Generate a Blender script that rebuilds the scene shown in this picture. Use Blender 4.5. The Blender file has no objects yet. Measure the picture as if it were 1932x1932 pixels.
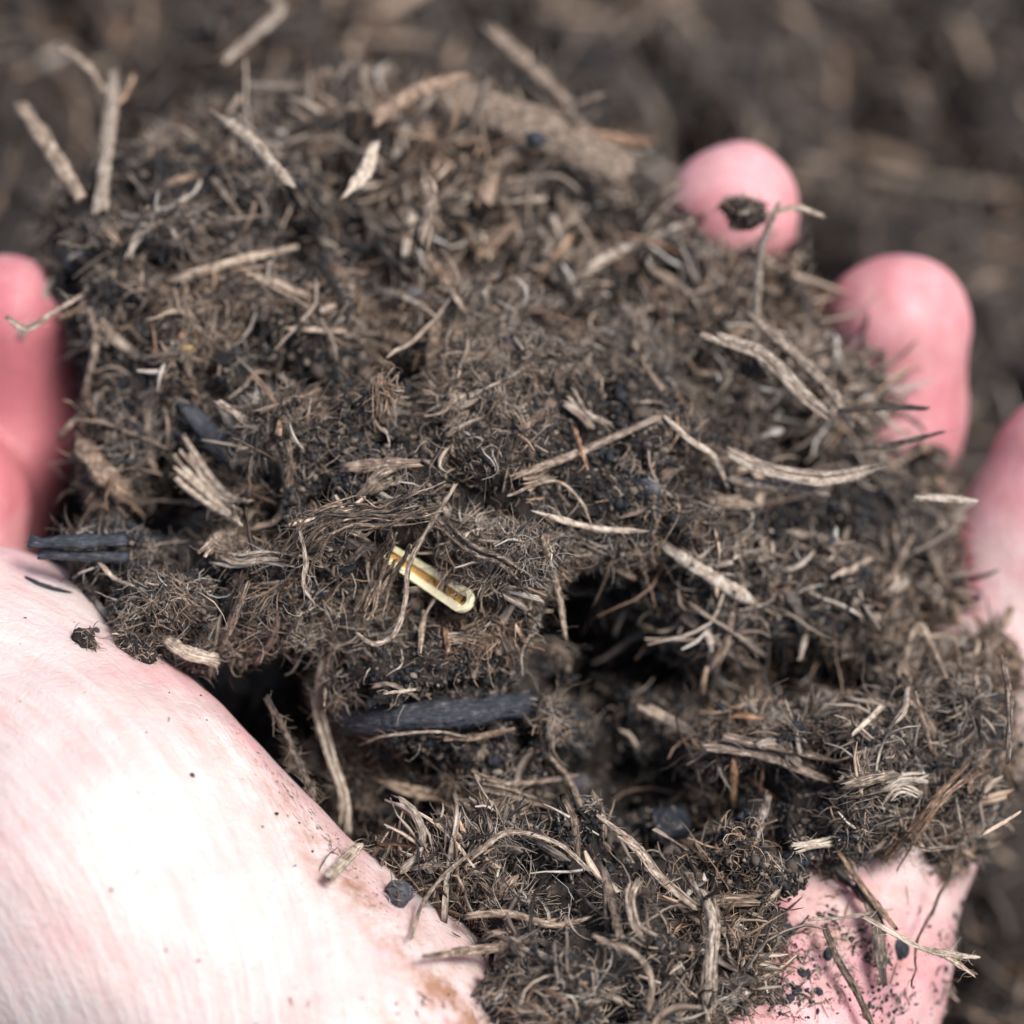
import bpy, math, random
import numpy as np
from mathutils import Vector, Matrix
from mathutils.bvhtree import BVHTree

S = bpy.context.scene
COL = S.collection
R = math.radians
MM = 0.001
rng = np.random.default_rng(7)
random.seed(7)

# ------------------------------------------------------------------ camera
PITCH = R(52)           # looking down
DIST = 340.0            # mm from lens to the middle of the handful
LENS = 105.0
FW = DIST * 36.0 / LENS / 1932.0      # mm per display pixel at DIST
cdir = np.array([0, math.cos(PITCH), -math.sin(PITCH)])
cup = np.array([0, math.sin(PITCH), math.cos(PITCH)])
crt = np.array([1.0, 0, 0])
CAM = -cdir * DIST
cam_d = bpy.data.cameras.new('camera')
cam = bpy.data.objects.new('camera', cam_d)
COL.objects.link(cam)
cam.location = Vector(CAM * MM)
cam.rotation_euler = (math.pi / 2 - PITCH, 0, 0)
cam_d.lens = LENS
cam_d.sensor_width = 36
cam_d.clip_start = 0.01
cam_d.clip_end = 50
cam_d.dof.use_dof = True
cam_d.dof.focus_distance = (DIST - 3.0) * MM
cam_d.dof.aperture_fstop = 9.6
S.camera = cam

# ------------------------------------------------------------------ light
w = bpy.data.worlds.new('World')
S.world = w
w.use_nodes = True
nt = w.node_tree
bg = nt.nodes['Background']
sky = nt.nodes.new('ShaderNodeTexSky')
sky.sky_type = 'NISHITA'
sky.sun_disc = False
SUN_EL, SUN_AZ = 62.0, 110.0     # azimuth clockwise from +Y
sky.sun_elevation = R(SUN_EL)
sky.sun_rotation = R(SUN_AZ)
sky.dust_density = 3.0
sky.air_density = 1.0
nt.links.new(sky.outputs[0], bg.inputs[0])
bg.inputs[1].default_value = 0.088
sd = bpy.data.lights.new('sun', 'SUN')
so = bpy.data.objects.new('sun', sd)
COL.objects.link(so)
sd.energy = 2.7
sd.angle = R(20)
sd.color = (1.0, 0.975, 0.945)
sv = Vector((math.sin(R(SUN_AZ)) * math.cos(R(SUN_EL)), math.cos(R(SUN_AZ)) * math.cos(R(SUN_EL)), math.sin(R(SUN_EL))))
so.rotation_euler = (-sv).to_track_quat('-Z', 'Y').to_euler()
so.location = sv * 1.0
S.view_settings.view_transform = 'Standard'
S.view_settings.look = 'None'
S.view_settings.gamma = 1
S.view_settings.exposure = 0.9
S.cycles.max_bounces = 6

# ------------------------------------------------------------------ helpers
def ray(px, py):
    d = cdir + crt * (px - 966) * FW / DIST - cup * (py - 966) * FW / DIST
    return d                    # depth 1 per unit length along cdir

def at(px, py, z):
    d = ray(px, py)
    t = (z - CAM[2]) / d[2]
    return CAM + d * t

def atd(px, py, delta):
    return CAM + ray(px, py) * (DIST + delta)

def pxof(P):
    Q = np.asarray(P) - CAM
    dep = Q @ cdir
    return 966 + (Q @ crt) / dep * DIST / FW, 966 - (Q @ cup) / dep * DIST / FW, dep

_tabs = {}
def vnoise(P, scale, seed=0):
    """value noise in [-1,1], P (...,3)"""
    if seed not in _tabs:
        _tabs[seed] = np.random.default_rng(seed + 100).random((32, 32, 32), dtype=np.float32) * 2 - 1
    T = _tabs[seed]
    Q = np.asarray(P, dtype=np.float32) / scale + 1000.37
    I = np.floor(Q).astype(np.int32)
    f = Q - I
    f = f * f * (3 - 2 * f)
    I &= 31
    J = (I + 1) & 31
    x0, y0, z0 = I[..., 0], I[..., 1], I[..., 2]
    x1, y1, z1 = J[..., 0], J[..., 1], J[..., 2]
    fx, fy, fz = f[..., 0], f[..., 1], f[..., 2]
    a = T[x0, y0, z0] * (1 - fx) + T[x1, y0, z0] * fx
    b = T[x0, y1, z0] * (1 - fx) + T[x1, y1, z0] * fx
    c = T[x0, y0, z1] * (1 - fx) + T[x1, y0, z1] * fx
    d = T[x0, y1, z1] * (1 - fx) + T[x1, y1, z1] * fx
    return (a * (1 - fy) + b * fy) * (1 - fz) + (c * (1 - fy) + d * fy) * fz

def smin(a, b, k):
    h = np.clip(0.5 + 0.5 * (b - a) / k, 0, 1)
    return b * (1 - h) + a * h - k * h * (1 - h)

def sd_cone(P, a, b, ra, rb):
    ba = b - a
    t = np.clip(((P - a) @ ba) / (ba @ ba), 0, 1)
    D = P - a - t[..., None] * ba
    return np.sqrt((D * D).sum(-1)) - (ra + (rb - ra) * t)

def sd_ell(P, c, r, M=None):
    Q = P - c
    if M is not None:
        Q = Q @ M
    k0 = np.sqrt(((Q / r) ** 2).sum(-1)) + 1e-6
    k1 = np.sqrt(((Q / (r * r)) ** 2).sum(-1)) + 1e-6
    return k0 * (k0 - 1) / k1

def surface_nets(fn, lo, hi, h):
    lo = np.array(lo, dtype=np.float32); hi = np.array(hi, dtype=np.float32)
    n = np.ceil((hi - lo) / h).astype(int) + 1
    F = np.empty(tuple(n), dtype=np.float32)
    ys = lo[1] + h * np.arange(n[1]); zs = lo[2] + h * np.arange(n[2])
    for i0 in range(0, n[0], 24):
        xs = lo[0] + h * np.arange(i0, min(i0 + 24, n[0]))
        G = np.stack(np.meshgrid(xs, ys, zs, indexing='ij'), -1).astype(np.float32)
        F[i0:i0 + len(xs)] = fn(G)
    neg = F < 0
    c = [neg[dx:n[0] - 1 + dx, dy:n[1] - 1 + dy, dz:n[2] - 1 + dz] for dx in (0, 1) for dy in (0, 1) for dz in (0, 1)]
    s = sum(x.astype(np.int8) for x in c)
    mixed = (s > 0) & (s < 8)
    cells = np.argwhere(mixed)
    idx = -np.ones(mixed.shape, dtype=np.int64)
    idx[mixed] = np.arange(len(cells))
    acc = np.zeros((len(cells), 3)); cnt = np.zeros(len(cells))
    corners = np.array([(dx, dy, dz) for dx in (0, 1) for dy in (0, 1) for dz in (0, 1)])
    V = [F[tuple((cells + co).T)] for co in corners]
    for i in range(8):
        for j in range(i + 1, 8):
            if np.abs(corners[i] - corners[j]).sum() != 1: continue
            m = (V[i] < 0) != (V[j] < 0)
            t = V[i][m] / (V[i][m] - V[j][m])
            acc[m] += corners[i] + (corners[j] - corners[i]) * t[:, None]
            cnt[m] += 1
    verts = lo + h * (cells + acc / cnt[:, None])
    faces = []
    for ax in range(3):
        e = [0, 0, 0]; e[ax] = 1
        A = neg[:n[0] - e[0], :n[1] - e[1], :n[2] - e[2]]
        B = neg[e[0]:, e[1]:, e[2]:]
        m = A != B
        p = np.argwhere(m)
        flip = A[m]
        u, v = (ax + 1) % 3, (ax + 2) % 3
        ok = (p[:, u] > 0) & (p[:, v] > 0) & (p[:, u] < n[u] - 1) & (p[:, v] < n[v] - 1)
        p, flip = p[ok], flip[ok]
        du = np.zeros(3, int); du[u] = 1
        dv = np.zeros(3, int); dv[v] = 1
        q = np.stack([idx[tuple((p - du - dv).T)], idx[tuple((p - dv).T)], idx[tuple(p.T)], idx[tuple((p - du).T)]], 1)
        q[~flip] = q[~flip][:, ::-1]
        faces.append(q)
    return verts, np.concatenate(faces)

def build(name, V, F, mat, parent=None, smooth=True, attrs=None, uv=None, loc=None):
    """V in mm (world); F (n,3|4) array or list of such; origin goes to loc (mm)"""
    V = np.asarray(V, dtype=np.float64)
    Fs = F if isinstance(F, list) else [F]
    Fs = [np.asarray(f) for f in Fs if len(f)]
    if loc is None and parent is None:
        loc = V.mean(0)
    if parent is not None:
        base = np.array(parent['_o'])
        Vl = (V - base) * MM
    else:
        Vl = (V - loc) * MM
    me = bpy.data.meshes.new(name)
    me.vertices.add(len(V))
    me.vertices.foreach_set('co', Vl.astype(np.float32).ravel())
    nl = sum(f.size for f in Fs)
    nf = sum(len(f) for f in Fs)
    me.loops.add(nl); me.polygons.add(nf)
    li = np.concatenate([f.ravel() for f in Fs]).astype(np.int32)
    me.loops.foreach_set('vertex_index', li)
    tot = np.concatenate([np.full(len(f), f.shape[1]) for f in Fs])
    st = np.concatenate([[0], np.cumsum(tot)[:-1]]).astype(np.int32)
    me.polygons.foreach_set('loop_start', st)
    me.polygons.foreach_set('use_smooth', np.full(nf, smooth))
    for k, a in (attrs or {}).items():
        at_ = me.attributes.new(k, 'FLOAT', 'POINT')
        at_.data.foreach_set('value', np.asarray(a, dtype=np.float32))
    if uv is not None:
        ul = me.uv_layers.new(name='UVMap')
        ul.data.foreach_set('uv', np.asarray(uv, dtype=np.float32)[li].ravel())
    me.update(calc_edges=True)
    me.materials.append(mat)
    o = bpy.data.objects.new(name, me)
    COL.objects.link(o)
    if parent is not None:
        o.parent = parent
        o['_o'] = list(parent['_o'])
    else:
        o.location = Vector(np.array(loc) * MM)
        o['_o'] = [float(x) for x in loc]
    return o

def thing(name, label, cat, loc, group=None):
    o = bpy.data.objects.new(name, None)
    COL.objects.link(o)
    o.location = Vector(np.array(loc) * MM)
    o.empty_display_size = 0.005
    o['_o'] = [float(x) for x in loc]
    tag(o, label, cat, group)
    return o

def tag(o, label=None, cat=None, group=None, kind=None):
    if label: o['label'] = label
    if cat: o['category'] = cat
    if group: o['group'] = group
    if kind: o['kind'] = kind
    return o

def unit(v):
    return v / (np.linalg.norm(v, axis=-1, keepdims=True) + 1e-9)

# ------------------------------------------------------------------ materials
def newmat(name):
    m = bpy.data.materials.new(name)
    m.use_nodes = True
    n = m.node_tree.nodes; l = m.node_tree.links
    return m, n, l, n['Principled BSDF']

def ramp(n, stops):
    r = n.new('ShaderNodeValToRGB')
    e = r.color_ramp.elements
    while len(e) > 1: e.remove(e[-1])
    e[0].position, e[0].color = stops[0][0], (*stops[0][1], 1)
    for p, c in stops[1:]:
        x = e.new(p); x.color = (*c, 1)
    return r

def noise(n, l, scale, detail=4, vec=None, rough=0.55):
    t = n.new('ShaderNodeTexNoise')
    t.inputs['Scale'].default_value = scale
    t.inputs['Detail'].default_value = detail
    t.inputs['Roughness'].default_value = rough
    if vec is not None: l.new(vec, t.inputs['Vector'])
    return t

def mat_peat():
    m, n, l, p = newmat('peat_crumb')
    tc = n.new('ShaderNodeTexCoord')
    a = noise(n, l, 900, 6, tc.outputs['Object'], 0.7)
    r = ramp(n, [(0.3, (0.006, 0.006, 0.007)), (0.5, (0.022, 0.017, 0.015)), (0.62, (0.05, 0.036, 0.027)), (0.78, (0.12, 0.085, 0.06))])
    l.new(a.outputs['Fac'], r.inputs[0])
    l.new(r.outputs[0], p.inputs['Base Color'])
    b = noise(n, l, 2200, 5, tc.outputs['Object'], 0.7)
    bp = n.new('ShaderNodeBump'); bp.inputs['Strength'].default_value = 0.9; bp.inputs['Distance'].default_value = 0.0004
    l.new(b.outputs['Fac'], bp.inputs['Height']); l.new(bp.outputs[0], p.inputs['Normal'])
    p.inputs['Roughness'].default_value = 0.8
    p.inputs['Specular IOR Level'].default_value = 0.3
    return m

def mat_fibre(name='fibre', stops=None, streak=False, rough=0.6, spec=0.4, hued=True):
    m, n, l, p = newmat(name)
    at_ = n.new('ShaderNodeAttribute'); at_.attribute_name = 'tone'
    tc = n.new('ShaderNodeTexCoord')
    if streak:
        mp = n.new('ShaderNodeMapping')
        mp.inputs['Scale'].default_value = (1.0, 0.09, 1)
        l.new(tc.outputs['UV'], mp.inputs['Vector'])
        nz = noise(n, l, 5.5, 5, mp.outputs[0], 0.7)
        nz2 = noise(n, l, 1.2, 3, tc.outputs['UV'], 0.6)
        mx = n.new('ShaderNodeMath'); mx.operation = 'MULTIPLY_ADD'
        l.new(nz.outputs['Fac'], mx.inputs[0]); mx.inputs[1].default_value = 2.3
        ad = n.new('ShaderNodeMath'); ad.operation = 'MULTIPLY_ADD'
        l.new(nz2.outputs['Fac'], ad.inputs[0]); ad.inputs[1].default_value = 1.1
        sb = n.new('ShaderNodeMath'); sb.operation = 'SUBTRACT'
        l.new(at_.outputs['Fac'], sb.inputs[0]); sb.inputs[1].default_value = 1.7
        l.new(sb.outputs[0], ad.inputs[2])
        l.new(ad.outputs[0], mx.inputs[2])
        src = mx.outputs[0]
        bp = n.new('ShaderNodeBump'); bp.inputs['Strength'].default_value = 0.8; bp.inputs['Distance'].default_value = 0.00025
        l.new(nz.outputs['Fac'], bp.inputs['Height']); l.new(bp.outputs[0], p.inputs['Normal'])
    else:
        nz = noise(n, l, 700, 3, tc.outputs['Object'], 0.6)
        mx = n.new('ShaderNodeMath'); mx.operation = 'MULTIPLY_ADD'
        l.new(nz.outputs['Fac'], mx.inputs[0]); mx.inputs[1].default_value = 0.5
        sb = n.new('ShaderNodeMath'); sb.operation = 'SUBTRACT'
        l.new(at_.outputs['Fac'], sb.inputs[0]); sb.inputs[1].default_value = 0.25
        l.new(sb.outputs[0], mx.inputs[2])
        src = mx.outputs[0]
    r = ramp(n, stops or [(0.0, (0.010, 0.009, 0.008)), (0.25, (0.034, 0.026, 0.022)), (0.5, (0.142, 0.101, 0.075)),
                          (0.75, (0.34, 0.262, 0.198)), (1.0, (0.60, 0.52, 0.43))])
    l.new(src, r.inputs[0])
    hu = n.new('ShaderNodeAttribute'); hu.attribute_name = 'hue'
    hr = ramp(n, [(0.0, (0.88, 0.96, 1.06)), (0.5, (1.0, 0.97, 0.94)), (1.0, (1.28, 0.93, 0.70))])
    l.new(hu.outputs['Fac'], hr.inputs[0])
    ml = n.new('ShaderNodeMix'); ml.data_type = 'RGBA'; ml.blend_type = 'MULTIPLY'
    ml.inputs['Factor'].default_value = 1.0 if hued else 0.0
    l.new(r.outputs[0], ml.inputs[6]); l.new(hr.outputs[0], ml.inputs[7])
    l.new(ml.outputs[2], p.inputs['Base Color'])
    p.inputs['Roughness'].default_value = rough
    p.inputs['Specular IOR Level'].default_value = spec
    return m

def mat_skin():
    m, n, l, p = newmat('skin')
    tc = n.new('ShaderNodeTexCoord')
    red = n.new('ShaderNodeAttribute'); red.attribute_name = 'red'
    dirt = n.new('ShaderNodeAttribute'); dirt.attribute_name = 'dirt'
    blot = noise(n, l, 170, 6, tc.outputs['Object'], 0.65)
    ad = n.new('ShaderNodeMath'); ad.operation = 'MULTIPLY_ADD'
    l.new(blot.outputs['Fac'], ad.inputs[0]); ad.inputs[1].default_value = 1.0
    sb = n.new('ShaderNodeMath'); sb.operation = 'SUBTRACT'; l.new(red.outputs['Fac'], sb.inputs[0]); sb.inputs[1].default_value = 0.5
    l.new(sb.outputs[0], ad.inputs[2])
    r = ramp(n, [(0.0, (0.57, 0.505, 0.475)), (0.3, (0.57, 0.425, 0.405)), (0.6, (0.58, 0.29, 0.305)), (1.0, (0.46, 0.14, 0.16))])
    l.new(ad.outputs[0], r.inputs[0])
    # long fine skin lines following the pad of the thumb
    mp = n.new('ShaderNodeMapping'); mp.inputs['Scale'].default_value = (1.0, 0.07, 1)
    l.new(tc.outputs['UV'], mp.inputs['Vector'])
    ln = noise(n, l, 0.7, 3.5, mp.outputs[0], 0.6)
    mp2 = n.new('ShaderNodeMapping'); mp2.inputs['Scale'].default_value = (1.0, 0.12, 1)
    l.new(tc.outputs['UV'], mp2.inputs['Vector'])
    ln2 = noise(n, l, 2.2, 4, mp2.outputs[0], 0.6)
    mix = n.new('ShaderNodeMix'); mix.data_type = 'RGBA'
    lr = ramp(n, [(0.36, (0.46, 0.28, 0.23)), (0.62, (0.68, 0.62, 0.585))])
    l.new(ln.outputs['Fac'], lr.inputs[0])
    lna = n.new('ShaderNodeAttribute'); lna.attribute_name = 'lines'
    fm = n.new('ShaderNodeMath'); fm.operation = 'MULTIPLY'; l.new(lna.outputs['Fac'], fm.inputs[0]); fm.inputs[1].default_value = 0.2
    l.new(fm.outputs[0], mix.inputs['Factor'])
    l.new(r.outputs[0], mix.inputs[6]); l.new(lr.outputs[0], mix.inputs[7])
    # soil ground into the skin
    spk = noise(n, l, 1300, 3, tc.outputs['Object'], 0.75)
    am = n.new('ShaderNodeMath'); am.operation = 'MULTIPLY_ADD'
    l.new(dirt.outputs['Fac'], am.inputs[0]); am.inputs[1].default_value = 0.22; l.new(spk.outputs['Fac'], am.inputs[2])
    dr = ramp(n, [(0.66, (0, 0, 0)), (0.78, (1, 1, 1))])
    l.new(am.outputs[0], dr.inputs[0])
    mix2 = n.new('ShaderNodeMix'); mix2.data_type = 'RGBA'
    l.new(dr.outputs[0], mix2.inputs['Factor'])
    l.new(mix.outputs[2], mix2.inputs[6]); mix2.inputs[7].default_value = (0.10, 0.06, 0.045, 1)
    sm = n.new('ShaderNodeAttribute'); sm.attribute_name = 'stain'
    sn = noise(n, l, 260, 5, tc.outputs['Object'], 0.7)
    sr = ramp(n, [(0.40, (0, 0, 0)), (0.66, (1, 1, 1))]); l.new(sn.outputs['Fac'], sr.inputs[0])
    sf = n.new('ShaderNodeMath'); sf.operation = 'MULTIPLY'; l.new(sm.outputs['Fac'], sf.inputs[0]); l.new(sr.outputs[0], sf.inputs[1])
    mix3 = n.new('ShaderNodeMix'); mix3.data_type = 'RGBA'; l.new(sf.outputs[0], mix3.inputs['Factor'])
    l.new(mix2.outputs[2], mix3.inputs[6]); mix3.inputs[7].default_value = (0.30, 0.16, 0.10, 1)
    l.new(mix3.outputs[2], p.inputs['Base Color'])
    p.inputs['Roughness'].default_value = 0.54
    p.inputs['Specular IOR Level'].default_value = 0.4
    p.inputs['Subsurface Weight'].default_value = 0.55
    p.inputs['Subsurface Radius'].default_value = (1.0, 0.3, 0.2)
    p.inputs['Subsurface Scale'].default_value = 0.0035
    hs = n.new('ShaderNodeMath'); hs.operation = 'MULTIPLY_ADD'
    l.new(ln2.outputs['Fac'], hs.inputs[0]); hs.inputs[1].default_value = 0.22; l.new(ln.outputs['Fac'], hs.inputs[2])
    hm = n.new('ShaderNodeMath'); hm.operation = 'MULTIPLY'; l.new(hs.outputs[0], hm.inputs[0]); l.new(lna.outputs['Fac'], hm.inputs[1]); hs = hm
    pore = noise(n, l, 1500, 3, tc.outputs['Object'], 0.5)
    vo = n.new('ShaderNodeTexVoronoi'); vo.feature = 'DISTANCE_TO_EDGE'; vo.inputs['Scale'].default_value = 620
    wob = noise(n, l, 400, 2, tc.outputs['Object'], 0.5)
    wv = n.new('ShaderNodeMix'); wv.data_type = 'VECTOR'; wv.inputs['Factor'].default_value = 0.003
    l.new(tc.outputs['Object'], wv.inputs[4]); l.new(wob.outputs['Color'], wv.inputs[5]); l.new(wv.outputs[1], vo.inputs['Vector'])
    vm = n.new('ShaderNodeMath'); vm.operation = 'MINIMUM'; l.new(vo.outputs['Distance'], vm.inputs[0]); vm.inputs[1].default_value = 0.16
    va = n.new('ShaderNodeMath'); va.operation = 'MULTIPLY_ADD'; l.new(vm.outputs[0], va.inputs[0]); va.inputs[1].default_value = 0.7; l.new(hs.outputs[0], va.inputs[2]); hs = va
    hs2 = n.new('ShaderNodeMath'); hs2.operation = 'MULTIPLY_ADD'
    l.new(pore.outputs['Fac'], hs2.inputs[0]); hs2.inputs[1].default_value = 0.16; l.new(hs.outputs[0], hs2.inputs[2])
    bp = n.new('ShaderNodeBump'); bp.inputs['Strength'].default_value = 0.45; bp.inputs['Distance'].default_value = 0.0009
    l.new(hs2.outputs[0], bp.inputs['Height']); l.new(bp.outputs[0], p.inputs['Normal'])
    return m

M_PEAT = mat_peat()
M_FIB = mat_fibre()
M_WOOD = mat_fibre('wood_fibre', streak=True)
M_DARK = mat_fibre('charred_stem', [(0.0, (0.004, 0.005, 0.007)), (0.4, (0.014, 0.017, 0.025)), (0.62, (0.05, 0.055, 0.072)), (0.75, (0.09, 0.075, 0.066)), (0.95, (0.26, 0.17, 0.12))], streak=True, rough=0.5, spec=0.5, hued=False)
M_STONE = mat_fibre('grey_grit', [(0.0, (0.02, 0.022, 0.027)), (0.5, (0.055, 0.058, 0.068)), (1.0, (0.17, 0.16, 0.15))], rough=0.92, spec=0.2, hued=False)
M_CRUMB = mat_fibre('peat_crumbs', [(0.0, (0.007, 0.009, 0.013)), (0.4, (0.018, 0.019, 0.023)), (0.62, (0.034, 0.026, 0.022)), (0.85, (0.085, 0.062, 0.047)), (1.0, (0.20, 0.16, 0.125))], rough=0.8, hued=False)
M_CREAM = mat_fibre('straw_rind', [(0.0, (0.30, 0.20, 0.09)), (0.3, (0.62, 0.53, 0.28)), (0.6, (0.80, 0.73, 0.46)), (1.0, (0.84, 0.76, 0.50))], rough=0.8, spec=0.15, hued=False)
M_PITH = mat_fibre('straw_pith', [(0.0, (0.04, 0.02, 0.01)), (0.35, (0.30, 0.16, 0.05)), (1.0, (0.62, 0.36, 0.11))], rough=0.9, spec=0.1, hued=False)
M_SKIN = mat_skin()
# ------------------------------------------------------------------ the hand: one continuous surface
def A(*t): return at(*t).astype(np.float64)
HAND = []      # (a, b, ra, rb, k)
def chain(pts, k=3.0):
    for p, q in zip(pts[:-1], pts[1:]):
        HAND.append((A(*p[:3]), A(*q[:3]), p[3], q[3], k))
chain([(700, 2700, -70, 24), (860, 2350, -66, 24), (1130, 1900, -62, 19)], 8)            # wrist and heel
chain([(-60, 1392, -29, 23), (175, 1660, -27, 23), (600, 2080, -42, 25), (900, 2350, -60, 25)], 6)    # thenar pad
chain([(1640, 1530, -48, 14.5), (1500, 1850, -52, 16), (1330, 2150, -56, 18), (960, 2400, -62, 20)], 8)   # outer edge of palm
chain([(1130, 1900, -64, 18), (960, 1200, -58, 12)], 8)
chain([(1250, 1900, -63, 16), (1230, 1250, -62, 12)], 8)
chain([(1350, 1900, -62, 16), (1490, 1330, -58, 12)], 8)
chain([(960, 1200, -56, 11), (780, 760, -50, 9.2), (770, 480, -38, 8.6), (800, 320, -26, 7.8)], 2.5)      # index finger
chain([(1230, 1230, -56, 11), (1290, 830, -50, 9.6), (1350, 570, -33, 9), (1382, 396, -13, 8.7)], 2.5)    # middle finger
chain([(1490, 1330, -56, 11), (1618, 1000, -48, 10.6), (1672, 790, -33, 10.2), (1694, 618, -22, 9.5)], 2.5) # ring finger
chain([(1690, 1470, -52, 12.5), (1866, 1250, -44, 11.6), (1962, 1040, -35, 11), (2010, 885, -28, 9.6)], 2.5) # little finger
chain([(-90, 1420, -34, 20), (-190, 1230, -32, 12.5), (-98, 955, -24, 10.4)], 1.5)           # thumb, base
chain([(-50, 980, -33, 10), (30, 780, -27, 9.8), (12, 600, -14, 8.2)], 1.6)               # thumb, tip

def sd_hand(P):
    P = np.asarray(P)
    d = None
    for a, b, ra, rb, k in HAND:
        e = sd_cone(P, a, b, ra, rb)
        d = e if d is None else smin(d, e, k)
    return d + 0.55 * vnoise(P, 9.0, 70) + 0.22 * vnoise(P, 4.0, 71)

HP = np.array([h[0] for h in HAND] + [h[1] for h in HAND])
hv, hf = surface_nets(lambda G: sd_hand(G) , HP.min(0) - 27, HP.max(0) + 27, 1.5)
for _ in range(3):      # settle the vertices onto the smooth surface
    e = 0.3
    f0 = sd_hand(hv)
    g = np.stack([sd_hand(hv + np.eye(3)[i] * e) - f0 for i in range(3)], 1) / e
    hv = hv - g * (f0 / (g * g).sum(1).clip(0.2))[:, None]
hn = unit(g)
hpx, hpy, _ = pxof(hv)
tips = [A(800, 320, -26), A(1388, 402, -14), A(1693, 640, -23), A(2010, 900, -27), A(4, 640, -14), A(0, 850, -24)]  # last point is the thumb fold, its deep red shade painted into the skin
red = np.full(len(hv), 0.20)
for t, am in zip(tips, (0.5, 0.40, 0.44, 0.40, 0.45, 0.85)):
    red += am * np.exp(-(((hv - t) ** 2).sum(1)) / 22.0 ** 2)
red += 0.42 * np.exp(-((hpx - 1500) / 500) ** 2 - ((hpy - 1850) / 250) ** 2)
red += 0.35 * np.exp(-((hpx - 300) / 120) ** 2 - ((hpy - 1240) / 50) ** 2)  # red of light scattering under the peat lobe, painted into the skin
# creases of the little finger
for cx, cy in ((1822, 1030), (1836, 1110)):
    red += 0.6 * np.exp(-((hpx - cx - (hpy - cy) * 0.1) / 7) ** 2 - ((hpy - cy) / 60) ** 2)
dirt = np.exp(-((hpx - 1560) / 170) ** 2 - ((hpy - 1800) / 110) ** 2) + 0.5 * np.exp(-(((hpx - 470) * 0.74 - (hpy - 1400) * 0.67) / 22) ** 2 - ((hpy - 1500) / 260) ** 2) + 0.6 * np.exp(-((hpx - 1250) / 300) ** 2 - ((hpy - 1900) / 45) ** 2)
dirt += 0.75 * np.exp(-(((hpx - 560) * 0.78 - (hpy - 1530) * 0.62) / 26) ** 2 - ((hpy - 1640) / 160) ** 2)
dirt = dirt * 0.8
red += 0.30 * np.exp(-(((hpx - 470) * 0.74 - (hpy - 1400) * 0.67) / 26) ** 2 - ((hpy - 1480) / 260) ** 2)  # reddish light scatter along the peat contact edge, put into the colour
edge = ((hpx - 620) * 0.74 - (hpy - 1600) * 0.67)
stain = 0.75 * np.exp(-((edge + 15) / 45) ** 2) * np.clip((hpy - 1150) / 500, 0, 1) + 0.10
stain += 0.6 * np.exp(-((hpx - 880) / 240) ** 2 - ((hpy - 1930) / 90) ** 2) + 0.45 * np.exp(-((hpx - 1560) / 200) ** 2 - ((hpy - 1780) / 130) ** 2)
stain += 0.10 * (hpx > 1180) 
lines = np.clip((1000 - hpx) / 300, 0.12, 1) * np.clip((hpy - 980) / 100, 0.12, 1)
cth = A(-330, 2150, -26)
dx, dy = hv[:, 0] - cth[0], (hv[:, 1] - cth[1]) * 0.8
rad = np.sqrt(dx * dx + dy * dy) + 0.25 * hv[:, 2]
ang = np.arctan2(dy, dx) * 60
person_hand = build('hand', hv, hf, M_SKIN, attrs={'red': red, 'dirt': dirt, 'lines': lines, 'stain': stain}, uv=np.stack([rad, ang], 1), loc=A(860, 2350, -66))
tag(person_hand, 'bare open hand cupped palm up holding the handful of peat, fingers curled', 'hand')
sub = person_hand.modifiers.new('sub', 'SUBSURF'); sub.levels = 1; sub.render_levels = 1

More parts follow.
